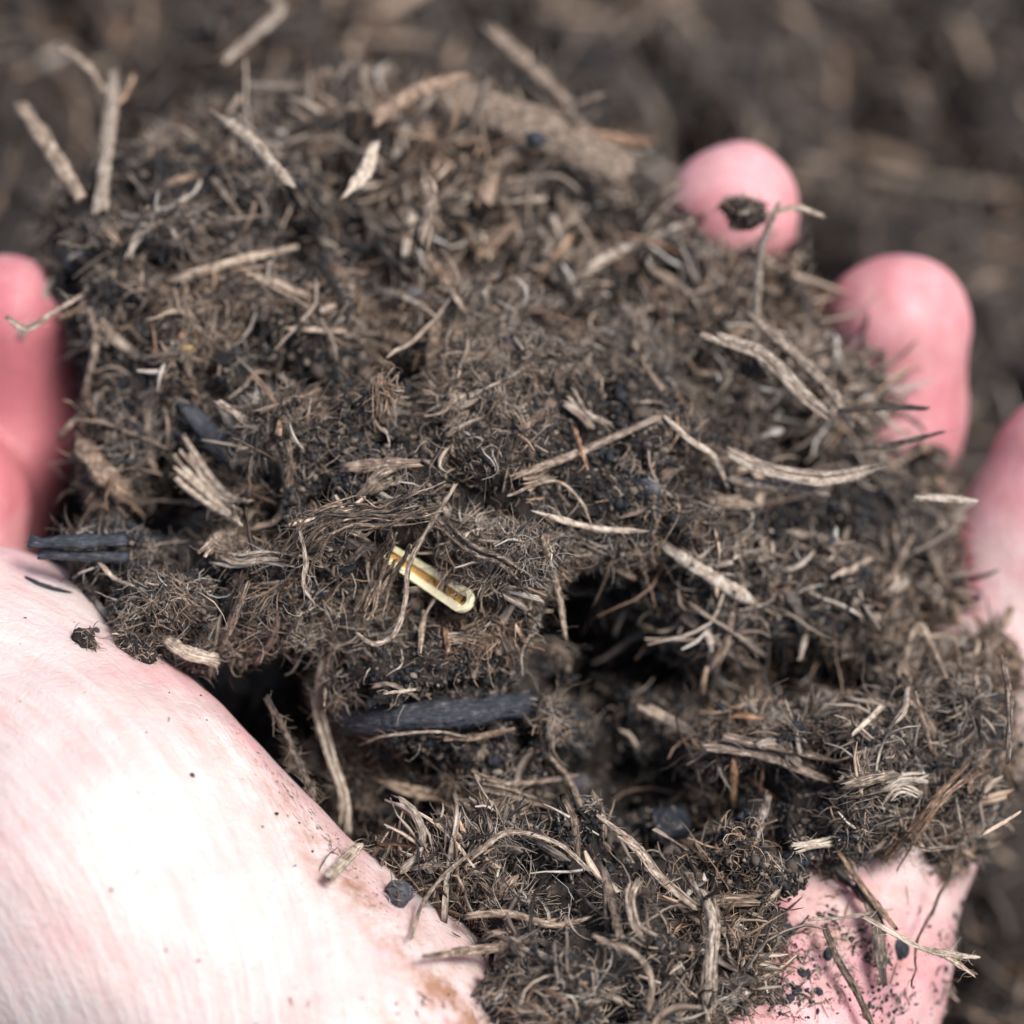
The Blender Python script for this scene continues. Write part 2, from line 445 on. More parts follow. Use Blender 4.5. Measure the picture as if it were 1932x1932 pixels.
# ------------------------------------------------------------------ lumps of peat in the hand
LUMPS = [
 ('crumbly dark lump at the upper left, leaning over the thumb', [(300, 530, -12, 12, 16, 15), (450, 470, -9, 14, 19, 14), (480, 760, -14, 17, 14, 15), (262, 800, -16, 5, 12, 9), (620, 560, -13, 14, 14, 12), (200, 470, -10, 7, 11, 9), (165, 450, -10, 5.5, 7, 7), (170, 590, -14, 4, 6, 8)]),
 ('coarse stringy lump at the back, lying over the middle and ring fingertips', [(850, 440, -17, 23, 17, 14), (1140, 630, -22, 19, 14, 14), (1400, 800, -28, 16, 15, 13), (660, 340, -15, 14, 12, 12), (1080, 390, -19, 13, 8, 9), (1530, 820, -31, 7, 10, 8)]),
 ('hairy brown lump in the middle with the split pale straw below it', [(700, 900, -12, 18, 15, 13), (980, 850, -11, 19, 16, 13), (1180, 870, -13, 14, 15, 12), (900, 700, -13, 16, 9, 12), (600, 1000, -10, 10, 8, 9), (980, 1030, -13, 13, 7, 10), (1230, 1010, -17, 9, 9, 10)]),
 ('ragged brown lump resting on the base of the thumb', [(275, 1110, -15, 6.5, 6, 6), (330, 1130, -15, 9, 7.5, 7), (460, 1100, -16, 11, 9, 8), (300, 1195, -14.5, 6.0, 3.5, 5), (600, 1110, -17, 9, 9, 8), (400, 1180, -15, 8, 4, 6)]),
 ('low dark slab of peat around the blue-black stem', [(830, 1250, -24, 15, 12, 12), (930, 1380, -31, 12, 11, 11), (760, 1420, -38, 12, 9, 9), (1060, 1530, -38, 9, 6, 8), (720, 1540, -46, 7, 6, 8)]),
 ('broad shaded lump sloping toward the little finger', [(1350, 1060, -26, 15, 13, 12), (1560, 1050, -31, 15, 12, 12), (1680, 1010, -33, 7, 9, 9), (1300, 960, -23, 12, 11, 11), (1530, 1190, -34, 13, 9, 12)]),
 ('loose right hand lump with roots hanging over the edge of the palm', [(1510, 1500, -33, 13, 12, 12), (1700, 1400, -35, 13, 13, 11), (1830, 1370, -37, 4, 8, 8), (1450, 1640, -33, 11, 9, 12), (1630, 1560, -39, 8, 8, 8), (1440, 1420, -33, 7, 6, 8), (1470, 1735, -37, 9, 6.5, 8), (1390, 1700, -36, 7, 7, 8), (1590, 1670, -42, 8.5, 5.5, 6), (1715, 1590, -43, 6.5, 6, 6), (1640, 1690, -44, 7.5, 6, 6), (1545, 1745, -42, 8, 5, 6)]),
 ('matted lump of stringy fibre nearest to the viewer', [(900, 1700, -33, 15, 8, 11), (1120, 1700, -30, 13, 12, 12), (1130, 1850, -31, 14, 11, 12), (1000, 1830, -34, 12, 9, 11), (740, 1670, -33, 6.5, 5, 7), (1250, 1900, -33, 6, 9, 12), (1100, 1990, -34, 14, 10, 12)]),
 ('sunken black peat at the bottom of the crevice in the palm', [(900, 1300, -50, 24, 22, 8), (1250, 1350, -51, 20, 20, 7), (1100, 1650, -51, 20, 16, 8), (1450, 1300, -50, 20, 18, 8), (1000, 900, -44, 24, 20, 10), (1300, 800, -45, 18, 18, 9), (620, 1330, -52, 12, 8, 5), (1210, 1500, -43, 12, 9, 7), (1165, 1400, -44, 9, 9, 7), (1120, 1520, -44, 9, 7, 7)]),
]
def crack(P):
    return 4.2 * np.exp(-(vnoise(P, 9.5, 5) / 0.12) ** 2) + 2.2 * np.exp(-(vnoise(P, 4.3, 6) / 0.14) ** 2) + 4.0 * np.clip((vnoise(P, 5.2, 7) - 0.22) / 0.3, 0, 1)
HOL = [(A(x, y, z), r) for x, y, z, r in [(405, 770, 0, 7), (330, 990, -4, 6.5), (870, 955, 3, 5), (1010, 1075, -4, 5), (1140, 1180, -13, 8), (1210, 1290, -19, 8),
       (1230, 1420, -25, 7), (1290, 1500, -24, 5), (480, 1270, -26, 9), (760, 745, 4, 4), (930, 600, 0, 5), (640, 1440, -28, 5), (760, 1580, -30, 5.5), (1480, 1330, -22, 6), (1640, 1290, -26, 5.5),
       (980, 490, -2, 5), (1290, 690, -12, 5), (1530, 1480, -22, 4.5), (1660, 1720, -34, 8), (860, 1860, -26, 5), (230, 430, 3, 4), (1560, 1450, -22, 4), (820, 230, -8, 4)]]
lump_objs = []
allV, allF, off = [], [], 0
samplers = []
for li, (lab, ells) in enumerate(LUMPS):
    E = [(A(x, y, z), np.array([a, b, c], float)) for x, y, z, a, b, c in ells]
    lo_ = hi_ = np.mean([c for c, r in E], 0)
    def fn(G, E=E, li=li):
        d = None
        for c, r in E:
            e = sd_ell(G, c, r)
            d = e if d is None else smin(d, e, 4.0)
        for hc, hr_ in HOL:
            if np.abs(hc - (lo_ + hi_) / 2).max() < 60:
                d = -smin(-d, np.sqrt(((G - hc) ** 2).sum(-1)) - hr_, 3.0)
        d = d + 4.2 * vnoise(G, 9.0, 1) + 1.5 * vnoise(G, 4.2, 2) + 1.1 * np.abs(vnoise(G, 2.1, 3)) + 0.55 * vnoise(G, 1.05, 4) + crack(G) - (2.2 if li == 8 else 1.3 if li == 3 else 0.7 if li == 6 else 0.1)
        return d
    lo = np.min([c - r for c, r in E], 0) - 4; hi = np.max([c + r for c, r in E], 0) + 4
    V, F = surface_nets(fn, lo, hi, 0.55)
    lab_ = np.arange(len(V))                      # drop loose islands
    for _ in range(400):
        m_ = lab_[F].min(1); old = lab_.copy()
        np.minimum.at(lab_, F.ravel(), np.repeat(m_, 4)); lab_ = lab_[lab_]
        if (old == lab_).all(): break
    keep = np.bincount(lab_, minlength=len(V))[lab_] > 900
    F = F[keep[F[:, 0]]]; mp_ = np.cumsum(keep) - 1; V = V[keep]; F = mp_[F]
    base = np.mean([c for c, r in E], 0); base[2] = lo[2] + 4
    root = thing('peat_lump', lab, 'peat', base, 'lumps of peat making up the handful')
    build('soil', V, F, M_PEAT, root)
    lump_objs.append(root)
    allV.append(V); allF.append(F + off); off += len(V)
    samplers.append((V, F))
print('lump verts', off)

# ------------------------------------------------------------------ the ground of peat far below the hand
gn = 330
gx = np.linspace(-420, 420, gn); gy = np.linspace(-260, 700, gn + 50)
GX, GY = np.meshgrid(gx, gy, indexing='ij')
def ground_z(X, Y):
    P = np.stack([X, Y, np.zeros_like(X)], -1)
    z = -104 + 56 / (1 + np.exp(-(Y - 78 - 0.35 * X) / 14.0)) * (1 / (1 + np.exp((X - 5) / 30.0))) 
    z = z + 12 * vnoise(P, 42, 11) + 11 * vnoise(P, 17, 12) - 15 * np.exp(-(vnoise(P, 26, 15) / 0.2) ** 2) + 4 * np.abs(vnoise(P, 9, 13)) + 1.5 * vnoise(P, 4, 14)
    return z
GZ = ground_z(GX, GY)
gV = np.stack([GX, GY, GZ], -1).reshape(-1, 3)
ii = np.arange(len(gx) * len(gy)).reshape(len(gx), len(gy))
gF = np.stack([ii[:-1, :-1], ii[1:, :-1], ii[1:, 1:], ii[:-1, 1:]], -1).reshape(-1, 4)
g = build('ground', gV, gF, M_PEAT, loc=(0, 0, -92))
tag(g, kind='structure')

# one tree for laying things on what is already there
bV = np.concatenate(allV + [hv, gV])
oh = off; og = off + len(hv)
bF = np.concatenate(allF + [hf + oh, gF + og])
BV = BVHTree.FromPolygons(bV.tolist(), bF.tolist())
def hit(px, py):
    d = ray(px, py)
    h = BV.ray_cast(Vector(CAM), Vector(d).normalized())
    if h[0] is None: return 200.0
    return float((np.array(h[0]) - CAM) @ cdir) - DIST
# ------------------------------------------------------------------ fibres and crumbs
def tubes(P, rad, flat=None, S_=3, closed=False):
    """P (N,K,3), rad (N,K) -> verts, faces"""
    N, K, _ = P.shape
    D = np.gradient(P, axis=1)
    D = unit(D)
    ref = unit(rng.normal(size=(N, 1, 3))) * np.ones((1, K, 1))
    U = unit(np.cross(D, ref)); W = np.cross(D, U)
    fl = np.ones((N, 1)) if flat is None else flat[:, None]
    vs = []
    for s in range(S_):
        a = 2 * math.pi * s / S_
        vs.append(P + U * (math.cos(a) * rad)[..., None] + W * (math.sin(a) * rad * fl)[..., None])
    V = np.stack(vs, 2)                     # N,K,S,3
    id_ = np.arange(N * K * S_).reshape(N, K, S_)
    nx = np.roll(id_, -1, 2)
    F = np.stack([id_[:, :-1], nx[:, :-1], nx[:, 1:], id_[:, 1:]], -1).reshape(-1, 4)
    return V.reshape(-1, 3), F

def sample(V, F, n, cond=None, valley=False):
    a, b, c, d = (V[F[:, i]] for i in range(4))
    nr = np.cross(c - a, d - b)
    ar = np.linalg.norm(nr, axis=1)
    cen = (a + b + c + d) / 4
    nr = nr / (ar[:, None] + 1e-9)
    # direction of the surface without its smallest bumps
    key = np.floor(cen / 4.5).astype(np.int64); key -= key.min(0)
    dm_ = key.max(0) + 1; kk = (key[:, 0] * dm_[1] + key[:, 1]) * dm_[2] + key[:, 2]
    sm = np.stack([np.bincount(kk, nr[:, i] * ar, minlength=int(dm_.prod())) for i in range(3)], 1)
    nrs = unit(unit(sm)[kk] + 0.25 * nr)
    wgt = ar.copy()
    tocam = unit(CAM - cen)
    face = (nr * tocam).sum(1)
    wgt *= np.clip(face + 0.35, 0.03, 1)         # mostly the upper, lit side
    wgt *= (1 - 0.85 * np.clip(crack(cen) / 3.0, 0, 1)) * np.clip(0.9 + 1.3 * vnoise(cen, 3.4, 33), 0.12, 2)
    if len(F) != len(gF) and len(F) != len(hf):
        if valley: wgt *= np.clip(1.0 + 0.9 * vnoise(cen, 9.0, 1) - 0.6 * vnoise(cen, 13.0, 34), 0.4, 2)
        else: wgt *= np.clip(1.0 - 1.3 * vnoise(cen, 9.0, 1), 0.15, 2) * np.clip(0.9 + 1.5 * vnoise(cen, 13.0, 34), 0.3, 1.7)
    if cond is not None: wgt *= cond(cen)
    k = rng.choice(len(F), n, p=wgt / wgt.sum())
    u, v = rng.random((n, 1)), rng.random((n, 1))
    p = (a[k] * (1 - u) + b[k] * u) * (1 - v) + (d[k] * (1 - u) + c[k] * u) * v
    return p, nrs[k]

def grow(p, nrm, L, wd, K, lift, curl, coher=0.7, jit=0.25, hug=0.5, d0=None, ax=None):
    N = len(p)
    fld = np.stack([vnoise(p, 6.0, 20 + i) for i in range(3)], 1)
    d = unit(coher * unit(fld) + (1 - coher) * 1.2 * unit(rng.normal(size=(N, 3))))
    d = d - nrm * (d * nrm).sum(1, keepdims=True)
    d = unit(unit(d) + nrm * lift[:, None])
    if d0 is not None: d = d0
    if ax is None: ax = unit(rng.normal(size=(N, 3)))
    P = np.empty((N, K, 3))
    q = p - nrm * 0.05 - d * (L * 0.42)[:, None]
    d = unit(d + nrm * 0.12)
    P[:, 0] = q
    step = (L / (K - 1))[:, None]
    jr = rng.normal(size=(N, 3)) * jit
    for k in range(1, K):
        q = q + d * step
        P[:, k] = q
        jr = jr * 0.5 + rng.normal(size=(N, 3)) * jit
        d = unit(d + np.cross(ax, d) * curl[:, None] / K + jr * 1.0 - nrm * ((hug * 3.4 * lift + 0.30) / K)[:, None])
    prof = np.sin(np.linspace(0.12, 1, K) * math.pi * 0.93 + 0.1) ** 0.5
    rad = (wd / 2)[:, None] * prof[None] * (1 + rng.normal(size=(N, K)) * 0.18)
    return P, np.clip(rad, 0.008, None)

def fibre_mesh(name, sets, mat, parent, label=None, S_=3):
    Vs, Fs, Ts, Hs, o = [], [], [], [], 0
    for P, rad, tone, flat in sets:
        V, F = tubes(P, rad, flat, S_)
        Vs.append(V); Fs.append(F + o); o += len(V)
        Ts.append(np.repeat(tone, P.shape[1] * S_))
        Hs.append(np.repeat(np.clip(rng.normal(0.32, 0.20, len(P)) + 0.4 * vnoise(P[:, 0], 7.0, 31), 0, 1), P.shape[1] * S_))
    ob = build(name, np.concatenate(Vs), np.concatenate(Fs), mat, parent, attrs={'tone': np.concatenate(Ts), 'hue': np.concatenate(Hs)})
    return ob

def splinters(p, nr, L, wd, parent, name='splinters'):
    n = len(p); S_ = 8; K = 7
    P, rad = grow(p + nr * 0.25, nr, L, wd, K, np.abs(rng.normal(0.08, 0.2, n)), rng.normal(0, 0.8, n), 0.4, 0.06)
    rad = (wd / 2)[:, None] * (1 + rng.normal(size=(n, K)) * 0.12)
    V, F = tubes(P, rad, rng.uniform(0.22, 0.5, n), S_)
    V = V.reshape(n, K, S_, 3)
    ax = unit(P[:, -1] - P[:, -2])[:, None]
    V[:, -1] += ax * (rng.random((n, S_, 1)) * wd[:, None, None] * 1.8)
    ax = unit(P[:, 0] - P[:, 1])[:, None]
    V[:, 0] += ax * (rng.random((n, S_, 1)) * wd[:, None, None] * 1.8)
    V += rng.normal(size=V.shape) * 0.03
    cap = np.arange(n * K * S_).reshape(n, K, S_)
    u = np.arange(S_)[None, None] / S_ * 3.14 * wd[:, None, None] + rng.random((n, 1, 1)) * 50
    u = np.broadcast_to(np.abs(u), (n, K, S_))
    v = np.linspace(0, 1, K)[None, :, None] * L[:, None, None] + np.zeros((n, K, S_)) + rng.random((n, 1, 1)) * 50
    tone = np.repeat(np.clip(rng.normal(0.5, 0.17, n), 0.05, 0.95), K * S_)
    hue = np.repeat(np.clip(rng.normal(0.42, 0.2, n), 0, 1), K * S_)
    return build(name, V.reshape(-1, 3), [F, cap[:, -1], cap[:, 0, ::-1]], M_WOOD, parent, attrs={'tone': tone, 'hue': hue}, uv=np.stack([u.ravel(), v.ravel()], 1))

def crumbs(P, size, parent, name, mat):
    import bmesh
    bm = bmesh.new(); bmesh.ops.create_icosphere(bm, subdivisions=1, radius=1)
    iv = np.array([v.co[:] for v in bm.verts]); if_ = np.array([[v.index for v in f.verts] for f in bm.faces]); bm.free()
    N = len(P)
    sc = size[:, None, None] * (1 + rng.normal(size=(N, len(iv), 1)) * 0.2) * (1 + rng.normal(size=(N, 1, 3)) * 0.3)
    V = (P[:, None] + iv[None] * sc).reshape(-1, 3)
    F = (if_[None] + (np.arange(N) * len(iv))[:, None, None]).reshape(-1, 3)
    return build(name, V, F, mat, parent, attrs={'tone': np.repeat(rng.random(N), len(iv))})

def mixtone(n, lo=0.26, hi=0.68, pl=0.45, sd=0.11):
    k = rng.random(n) < pl
    return np.clip(np.where(k, rng.normal(lo, sd, n), rng.normal(hi, sd * 1.2, n)), 0, 1)
#           density multipliers: coarse, medium, fine, crumb
DENS = [(1.1, 1.2, 0.55, 2.0), (1.8, 1.0, 0.2, 0.5), (0.8, 1.3, 1.7, 0.8), (0.6, 0.9, 1.4, 1.2), (0.5, 0.7, 1.0, 1.7), (1.1, 1.2, 0.6, 0.8), (1.0, 1.1, 1.3, 0.9), (1.6, 1.4, 1.0, 0.6), (0.15, 0.15, 0.1, 0.8)]
Q = 1.0
SZ = [1.0, 1.6, 1.0, 0.9, 0.85, 1.35, 1.05, 1.1, 1.0]
for (V, F), root, (dc, dm, df, dk), zf in zip(samplers, lump_objs, DENS, SZ):
    a, b, c, d = (V[F[:, i]] for i in range(4))
    area = np.linalg.norm(np.cross(c - a, d - b), axis=1).sum() / 2
    # part of the surface that looks up or toward the viewer
    area *= 0.42
    sets = []
    n = int(area * 0.045 * dc * Q)
    p, nr = sample(V, F, n)
    L = rng.lognormal(1.55, 0.4, n).clip(2.0, 12); wd = rng.lognormal(-0.15, 0.3, n).clip(0.5, 1.7) * zf; L *= zf
    tag(splinters(p, nr, L, wd, root), kind='stuff')
    n = int(area * 0.28 * dc * Q)
    p, nr = sample(V, F, n)
    L = rng.lognormal(1.75, 0.4, n).clip(2.5, 15); wd = rng.lognormal(-0.75, 0.40, n).clip(0.22, 1.3) * zf; L *= zf
    P, rad = grow(p, nr, L, wd, 8, np.abs(rng.normal(0.06, 0.25, n)), rng.normal(0, 1.2, n), 0.5, 0.17)
    sets.append((P, rad, mixtone(n, .28, .66, .4), rng.uniform(0.25, 0.7, n)))
    # small felted tufts: a couple of dozen hairs lying the same way
    nt_ = int(area * 0.045 * df * Q); mt = 26
    pc, nc = sample(V, F, nt_)
    ix = np.repeat(np.arange(nt_), mt); n = len(ix)
    dc0 = unit(rng.normal(size=(nt_, 3))); dc0 = unit(dc0 - nc * (dc0 * nc).sum(1, keepdims=True) * 0.8 + nc * np.abs(rng.normal(0.1, 0.25, (nt_, 1))))
    axc = unit(rng.normal(size=(nt_, 3))); Lc = rng.lognormal(1.4, 0.35, nt_).clip(2, 9); wc = rng.uniform(0.25, 0.9, nt_)
    p = pc[ix] + rng.normal(size=(n, 3)) * (wc[ix] * 0.6)[:, None]; nr = nc[ix]
    P, rad = grow(p + nr * 0.3, nr, Lc[ix] * rng.uniform(0.6, 1.15, n), rng.lognormal(-2.1, 0.3, n).clip(0.07, 0.25), 9, np.full(n, 0.25), rng.normal(0, 1.0, nt_)[ix] * 1.4 + rng.normal(0, 0.5, n), 0.5, 0.09,
                  d0=unit(dc0[ix] + rng.normal(size=(n, 3)) * 0.16), ax=axc[ix])
    sets.append((P, rad, np.clip(np.repeat(rng.normal(0.58, 0.15, nt_), mt) + rng.normal(0, 0.1, n), 0, 1), np.ones(n)))
    n = int(area * 1.25 * dm * Q)
    p, nr = sample(V, F, n)
    L = rng.lognormal(1.1, 0.45, n).clip(1.2, 9); wd = rng.lognormal(-1.65, 0.4, n).clip(0.09, 0.5) * zf; L *= zf
    P, rad = grow(p, nr, L, wd, 8, np.abs(rng.normal(0.06, 0.28, n)), rng.normal(0, 2.6, n), 0.6, 0.23)
    sets.append((P, rad, mixtone(n, .23, .64, .54), rng.uniform(0.4, 1, n)))
    n = int(area * 3.0 * df * Q)
    p, nr = sample(V, F, n)
    L = rng.lognormal(1.15, 0.5, n).clip(0.9, 9); wd = rng.lognormal(-2.55, 0.3, n).clip(0.045, 0.14)
    P, rad = grow(p, nr, L, wd, 9, np.abs(rng.normal(0.22, 0.4, n)), rng.normal(0, 5, n), 0.5, 0.26)
    sets.append((P, rad, mixtone(n, .35, .72, .35), np.ones(n)))
    tag(fibre_mesh('fibres', sets, M_FIB, root), kind='stuff')
    n = int(area * 4.5 * dk * Q)
    p, nr = sample(V, F, n, None, True)
    sz = rng.lognormal(-1.75, 0.45, n).clip(0.07, 0.9)
    tag(crumbs(p + nr * (sz * 0.3 + rng.exponential(0.22, n))[:, None], sz, root, 'crumbs', M_CRUMB), kind='stuff')

# crumbs and short fibres stuck to the bare palm at the lower right
def palm(c):
    x, y, _ = pxof(c)
    e = np.exp(-((x - 1500) / 190) ** 2 - ((y - 1800) / 85) ** 2) + 0.35 * np.exp(-((x - 1330) / 330) ** 2 - ((y - 1905) / 40) ** 2)
    e = e + 0.003 * np.exp(-((x - 520) / 300) ** 2 - ((y - 1500) / 300) ** 2)
    return e * np.clip(0.5 + 1.6 * vnoise(c, 5.0, 35), 0.02, 2) * (x > -50) * (y < 2000)
pl = thing('palm_dirt', 'scattered black crumbs and short hairs of peat stuck to the bare lower palm', 'dirt', A(1500, 1800, -40))
n = 1500
p, nr = sample(hv, hf, n, palm)
sz = rng.lognormal(-2.0, 0.5, n).clip(0.05, 0.5)
tag(crumbs(p + nr * (sz * 0.2)[:, None], sz, pl, 'crumbs', M_CRUMB), kind='stuff')
n = 700
p, nr = sample(hv, hf, n, palm)
P, rad = grow(p + nr * 0.35, nr, rng.lognormal(0.5, 0.5, n).clip(0.6, 5), rng.lognormal(-2.0, 0.4, n).clip(0.06, 0.4), 8, np.abs(rng.normal(0.1, 0.2, n)), rng.normal(0, 2.5, n), 0.3, 0.15)
tag(fibre_mesh('fibres', [(P, rad, np.clip(rng.normal(0.4, 0.2, n), 0, 1), np.ones(n))], M_FIB, pl), kind='stuff')

# loose litter over the ground
def near_view(c):
    x, y, _ = pxof(c)
    return ((x > -150) & (x < 2080) & (y > -150) & (y < 2080)).astype(float) * np.clip(1 - 0.75 * np.exp(-((x - 1750) / 330) ** 2 - ((y - 640) / 330) ** 2), 0, 1)
sets = []
n = 7000
p, nr = sample(gV, gF, n, near_view)
L = rng.lognormal(2.5, 0.5, n).clip(4, 42); wd = rng.lognormal(0.15, 0.55, n).clip(0.3, 5)
P, rad = grow(p, nr, L, wd, 8, np.abs(rng.normal(0.2, 0.35, n)), rng.normal(0, 0.8, n), 0.4, 0.08)
sets.append((P, rad, mixtone(n, .22, .52, .62), rng.uniform(0.25, 0.8, n)))
n = 17000
p, nr = sample(gV, gF, n, near_view)
L = rng.lognormal(1.7, 0.45, n).clip(2, 18); wd = rng.lognormal(-1.0, 0.4, n).clip(0.15, 1.2)
P, rad = grow(p, nr, L, wd, 6, np.abs(rng.normal(0.25, 0.4, n)), rng.normal(0, 1.2, n), 0.4, 0.1)
sets.append((P, rad, mixtone(n, .2, .48, .66), rng.uniform(0.4, 1, n)))
gg = fibre_mesh('peat_litter', sets, M_FIB, None)
tag(gg, 'loose blurred peat fibres and litter covering the ground beneath and behind the hand', 'peat', kind='stuff')
# ------------------------------------------------------------------ single pieces one can point to
def spline(pts, n):
    pts = np.asarray(pts, float)
    if len(pts) == 2: 
        t = np.linspace(0, 1, n)[:, None]
        return pts[0] * (1 - t) + pts[1] * t
    Pp = np.vstack([2 * pts[0] - pts[1], pts, 2 * pts[-1] - pts[-2]])
    seg = len(pts) - 1
    out = []
    for t in np.linspace(0, seg - 1e-6, n):
        i = int(t); f = t - i
        a, b, c, d = Pp[i:i + 4]
        out.append(0.5 * ((2 * b) + (c - a) * f + (2 * a - 5 * b + 4 * c - d) * f * f + (3 * b - a - 3 * c + d) * f ** 3))
    return np.array(out)

def lay(pts, lift=0.5, ends=None, over=0.6):
    """pixel polyline laid on what is there: depths found by ray casting, fitted with a gentle curve"""
    q = spline([p[:2] for p in pts], 14)
    if ends is not None:                     # depths given (mm beyond the focus distance)
        e = np.interp(np.linspace(0, 1, 14), np.linspace(0, 1, len(ends)), ends)
    else:
        h = np.array([hit(x, y) for x, y in q])
        hm = np.percentile(h, 35); h = np.clip(h, hm - 6, hm + 4)
        t = np.linspace(-1, 1, 14)
        c = np.polyfit(t, h, 2 if len(pts) > 2 else 1)
        e = np.polyval(c, t)
        e = e - over * max(0, np.max(e - h)) - lift - 1.0
    return np.array([atd(x, y, z) for (x, y), z in zip(q, e)])

def strand_geo(path, wpx, flat=0.45, taper=(0.75, 0.6), jag=1.3, groove=0.14, S_=12, seed=0, wav=0.0):
    r_ = np.random.default_rng(seed)
    L = np.linalg.norm(np.diff(path, axis=0), axis=1).sum()
    wd = wpx * FW
    K = int(np.clip(L / 0.35, 8, 90))
    P = spline(path, K)
    if wav: P = P + np.stack([vnoise(P * [1, 1, 1] + 7 * seed, 3.0, 40 + i) for i in range(3)], 1) * wav
    D = unit(np.gradient(P, axis=0))
    tocam = unit(CAM - P) * 0.7 + np.array([0, 0, 0.5])
    U = unit(np.cross(D, tocam)); W = unit(np.cross(U, D))
    tw = r_.normal() * 0.3 + np.cumsum(r_.normal(size=K)) * 0.05
    s = np.linspace(0, 1, K)
    prof = np.interp(s, [0, 0.16, 0.5, 0.84, 1], [taper[0], 0.9, 1.0, 0.9, taper[1]])
    prof = prof * (1 + 0.10 * np.interp(s, np.linspace(0, 1, 9), r_.normal(size=9)))
    a = np.arange(S_) / S_ * 2 * math.pi
    gr = 1 + groove * r_.normal(size=S_)[None] + groove * 0.5 * r_.normal(size=(K, S_))
    rr = wd / 2 * prof[:, None] * gr
    A_ = a[None] + tw[:, None]
    x = np.cos(a)[None] * rr; y = np.sin(a)[None] * rr * flat
    x2 = x * np.cos(tw)[:, None] - y * np.sin(tw)[:, None]; y2 = x * np.sin(tw)[:, None] + y * np.cos(tw)[:, None]
    V = P[:, None] + U[:, None] * x2[..., None] + W[:, None] * y2[..., None]
    V[0] -= D[0] * (r_.random((S_, 1)) * wd * jag)
    V[-1] += D[-1] * (r_.random((S_, 1)) * wd * jag)
    id_ = np.arange(K * S_).reshape(K, S_)
    nx = np.roll(id_, -1, 1)
    F = np.stack([id_[:-1], nx[:-1], nx[1:], id_[1:]], -1).reshape(-1, 4)
    u = np.abs(a[None] / math.pi - 1) * wd * 1.57 + seed * 3.7 + np.zeros((K, S_))
    v = (s * L)[:, None] + seed * 5.1 + np.zeros((K, S_))
    return V.reshape(-1, 3), F, [id_[0][::-1][None], id_[-1][None]], np.stack([u.ravel(), v.ravel()], 1)

_sid = [0]
def strand(name, cat, label, pts, wpx, tone=0.6, hue=0.45, mat=None, lift=0.5, ends=None, n=1, spread=0.0, hairs=1.5, group=None, over=0.6, **kw):
    """one loose piece = one mesh; n > 1 gives a bundle of strands grown together"""
    _sid[0] += 1
    sid = _sid[0]
    r_ = np.random.default_rng(900 + sid)
    path = lay(pts, lift, ends, over)
    Vs, Fs, caps, uvs, tones, o = [], [], [], [], [], 0
    D = unit(np.gradient(path, axis=0)); tocam = unit(CAM - path)
    U = unit(np.cross(D, tocam))
    wd = wpx * FW
    for i in range(n):
        q = path.copy(); ww = wpx
        if n > 1:
            f = (i + 0.5) / n * 2 - 1
            ww = wpx / n * 1.5 * r_.uniform(0.7, 1.2)
            t = np.linspace(0, 1, len(path))
            sp = 0.8 + spread * (np.abs(t - 0.5) * 2) ** 2 * r_.uniform(0.5, 1.5)
            q = q + U * (f * wd / 2 * sp + wd * 0.1 * np.sin(t * 5 + r_.random() * 6))[:, None] + tocam * (r_.normal() * wd * 0.16)
            a = int(r_.integers(0, 4)); b = len(q) - int(r_.integers(0, 4)); q = q[a:b]
        V, F, cp, uv = strand_geo(q, ww, seed=sid * 13 + i, **kw)
        Vs.append(V); Fs.append(F + o); caps += [c + o for c in cp]; uvs.append(uv); o += len(V)
        tones.append(np.full(len(V), tone - 0.06 + (r_.normal() * 0.07 if n > 1 else 0)))
    V = np.concatenate(Vs); uv = np.concatenate(uvs); tn = np.concatenate(tones)
    FF = [np.concatenate(Fs)] + [np.concatenate(caps)]
    L = np.linalg.norm(np.diff(path, axis=0), axis=1).sum()
    nh = int(L * hairs)
    if nh > 0:
        k = r_.integers(0, len(V), nh)
        p = V[k]; c = path[np.argmin(((p[:, None] - path[None]) ** 2).sum(-1), 1)]
        nr = unit(p - c)
        d0 = np.sign(r_.normal(size=(nh, 1))) * unit(path[-1] - path[0])
        P = np.empty((nh, 6, 3)); q = p - nr * 0.05; P[:, 0] = q
        d = unit(d0 + nr * 0.7 + r_.normal(size=(nh, 3)) * 0.3); st = r_.uniform(0.12, 0.45, (nh, 1))
        for j in range(1, 6):
            q = q + d * st; P[:, j] = q; d = unit(d + r_.normal(size=(nh, 3)) * 0.22)
        hv_, hf_ = tubes(P, np.full((nh, 6), 0.028) * np.linspace(1.2, 0.5, 6))
        FF[0] = np.concatenate([FF[0], hf_ + len(V)])
        V = np.concatenate([V, hv_]); uv = np.concatenate([uv, np.zeros((len(hv_), 2)) + r_.random() * 9]); tn = np.concatenate([tn, np.full(len(hv_), tone + 0.1)])
    ob = build(name, V, FF, mat or M_WOOD, attrs={'tone': tn, 'hue': np.full(len(V), hue)}, uv=uv)
    return tag(ob, label, cat, group)

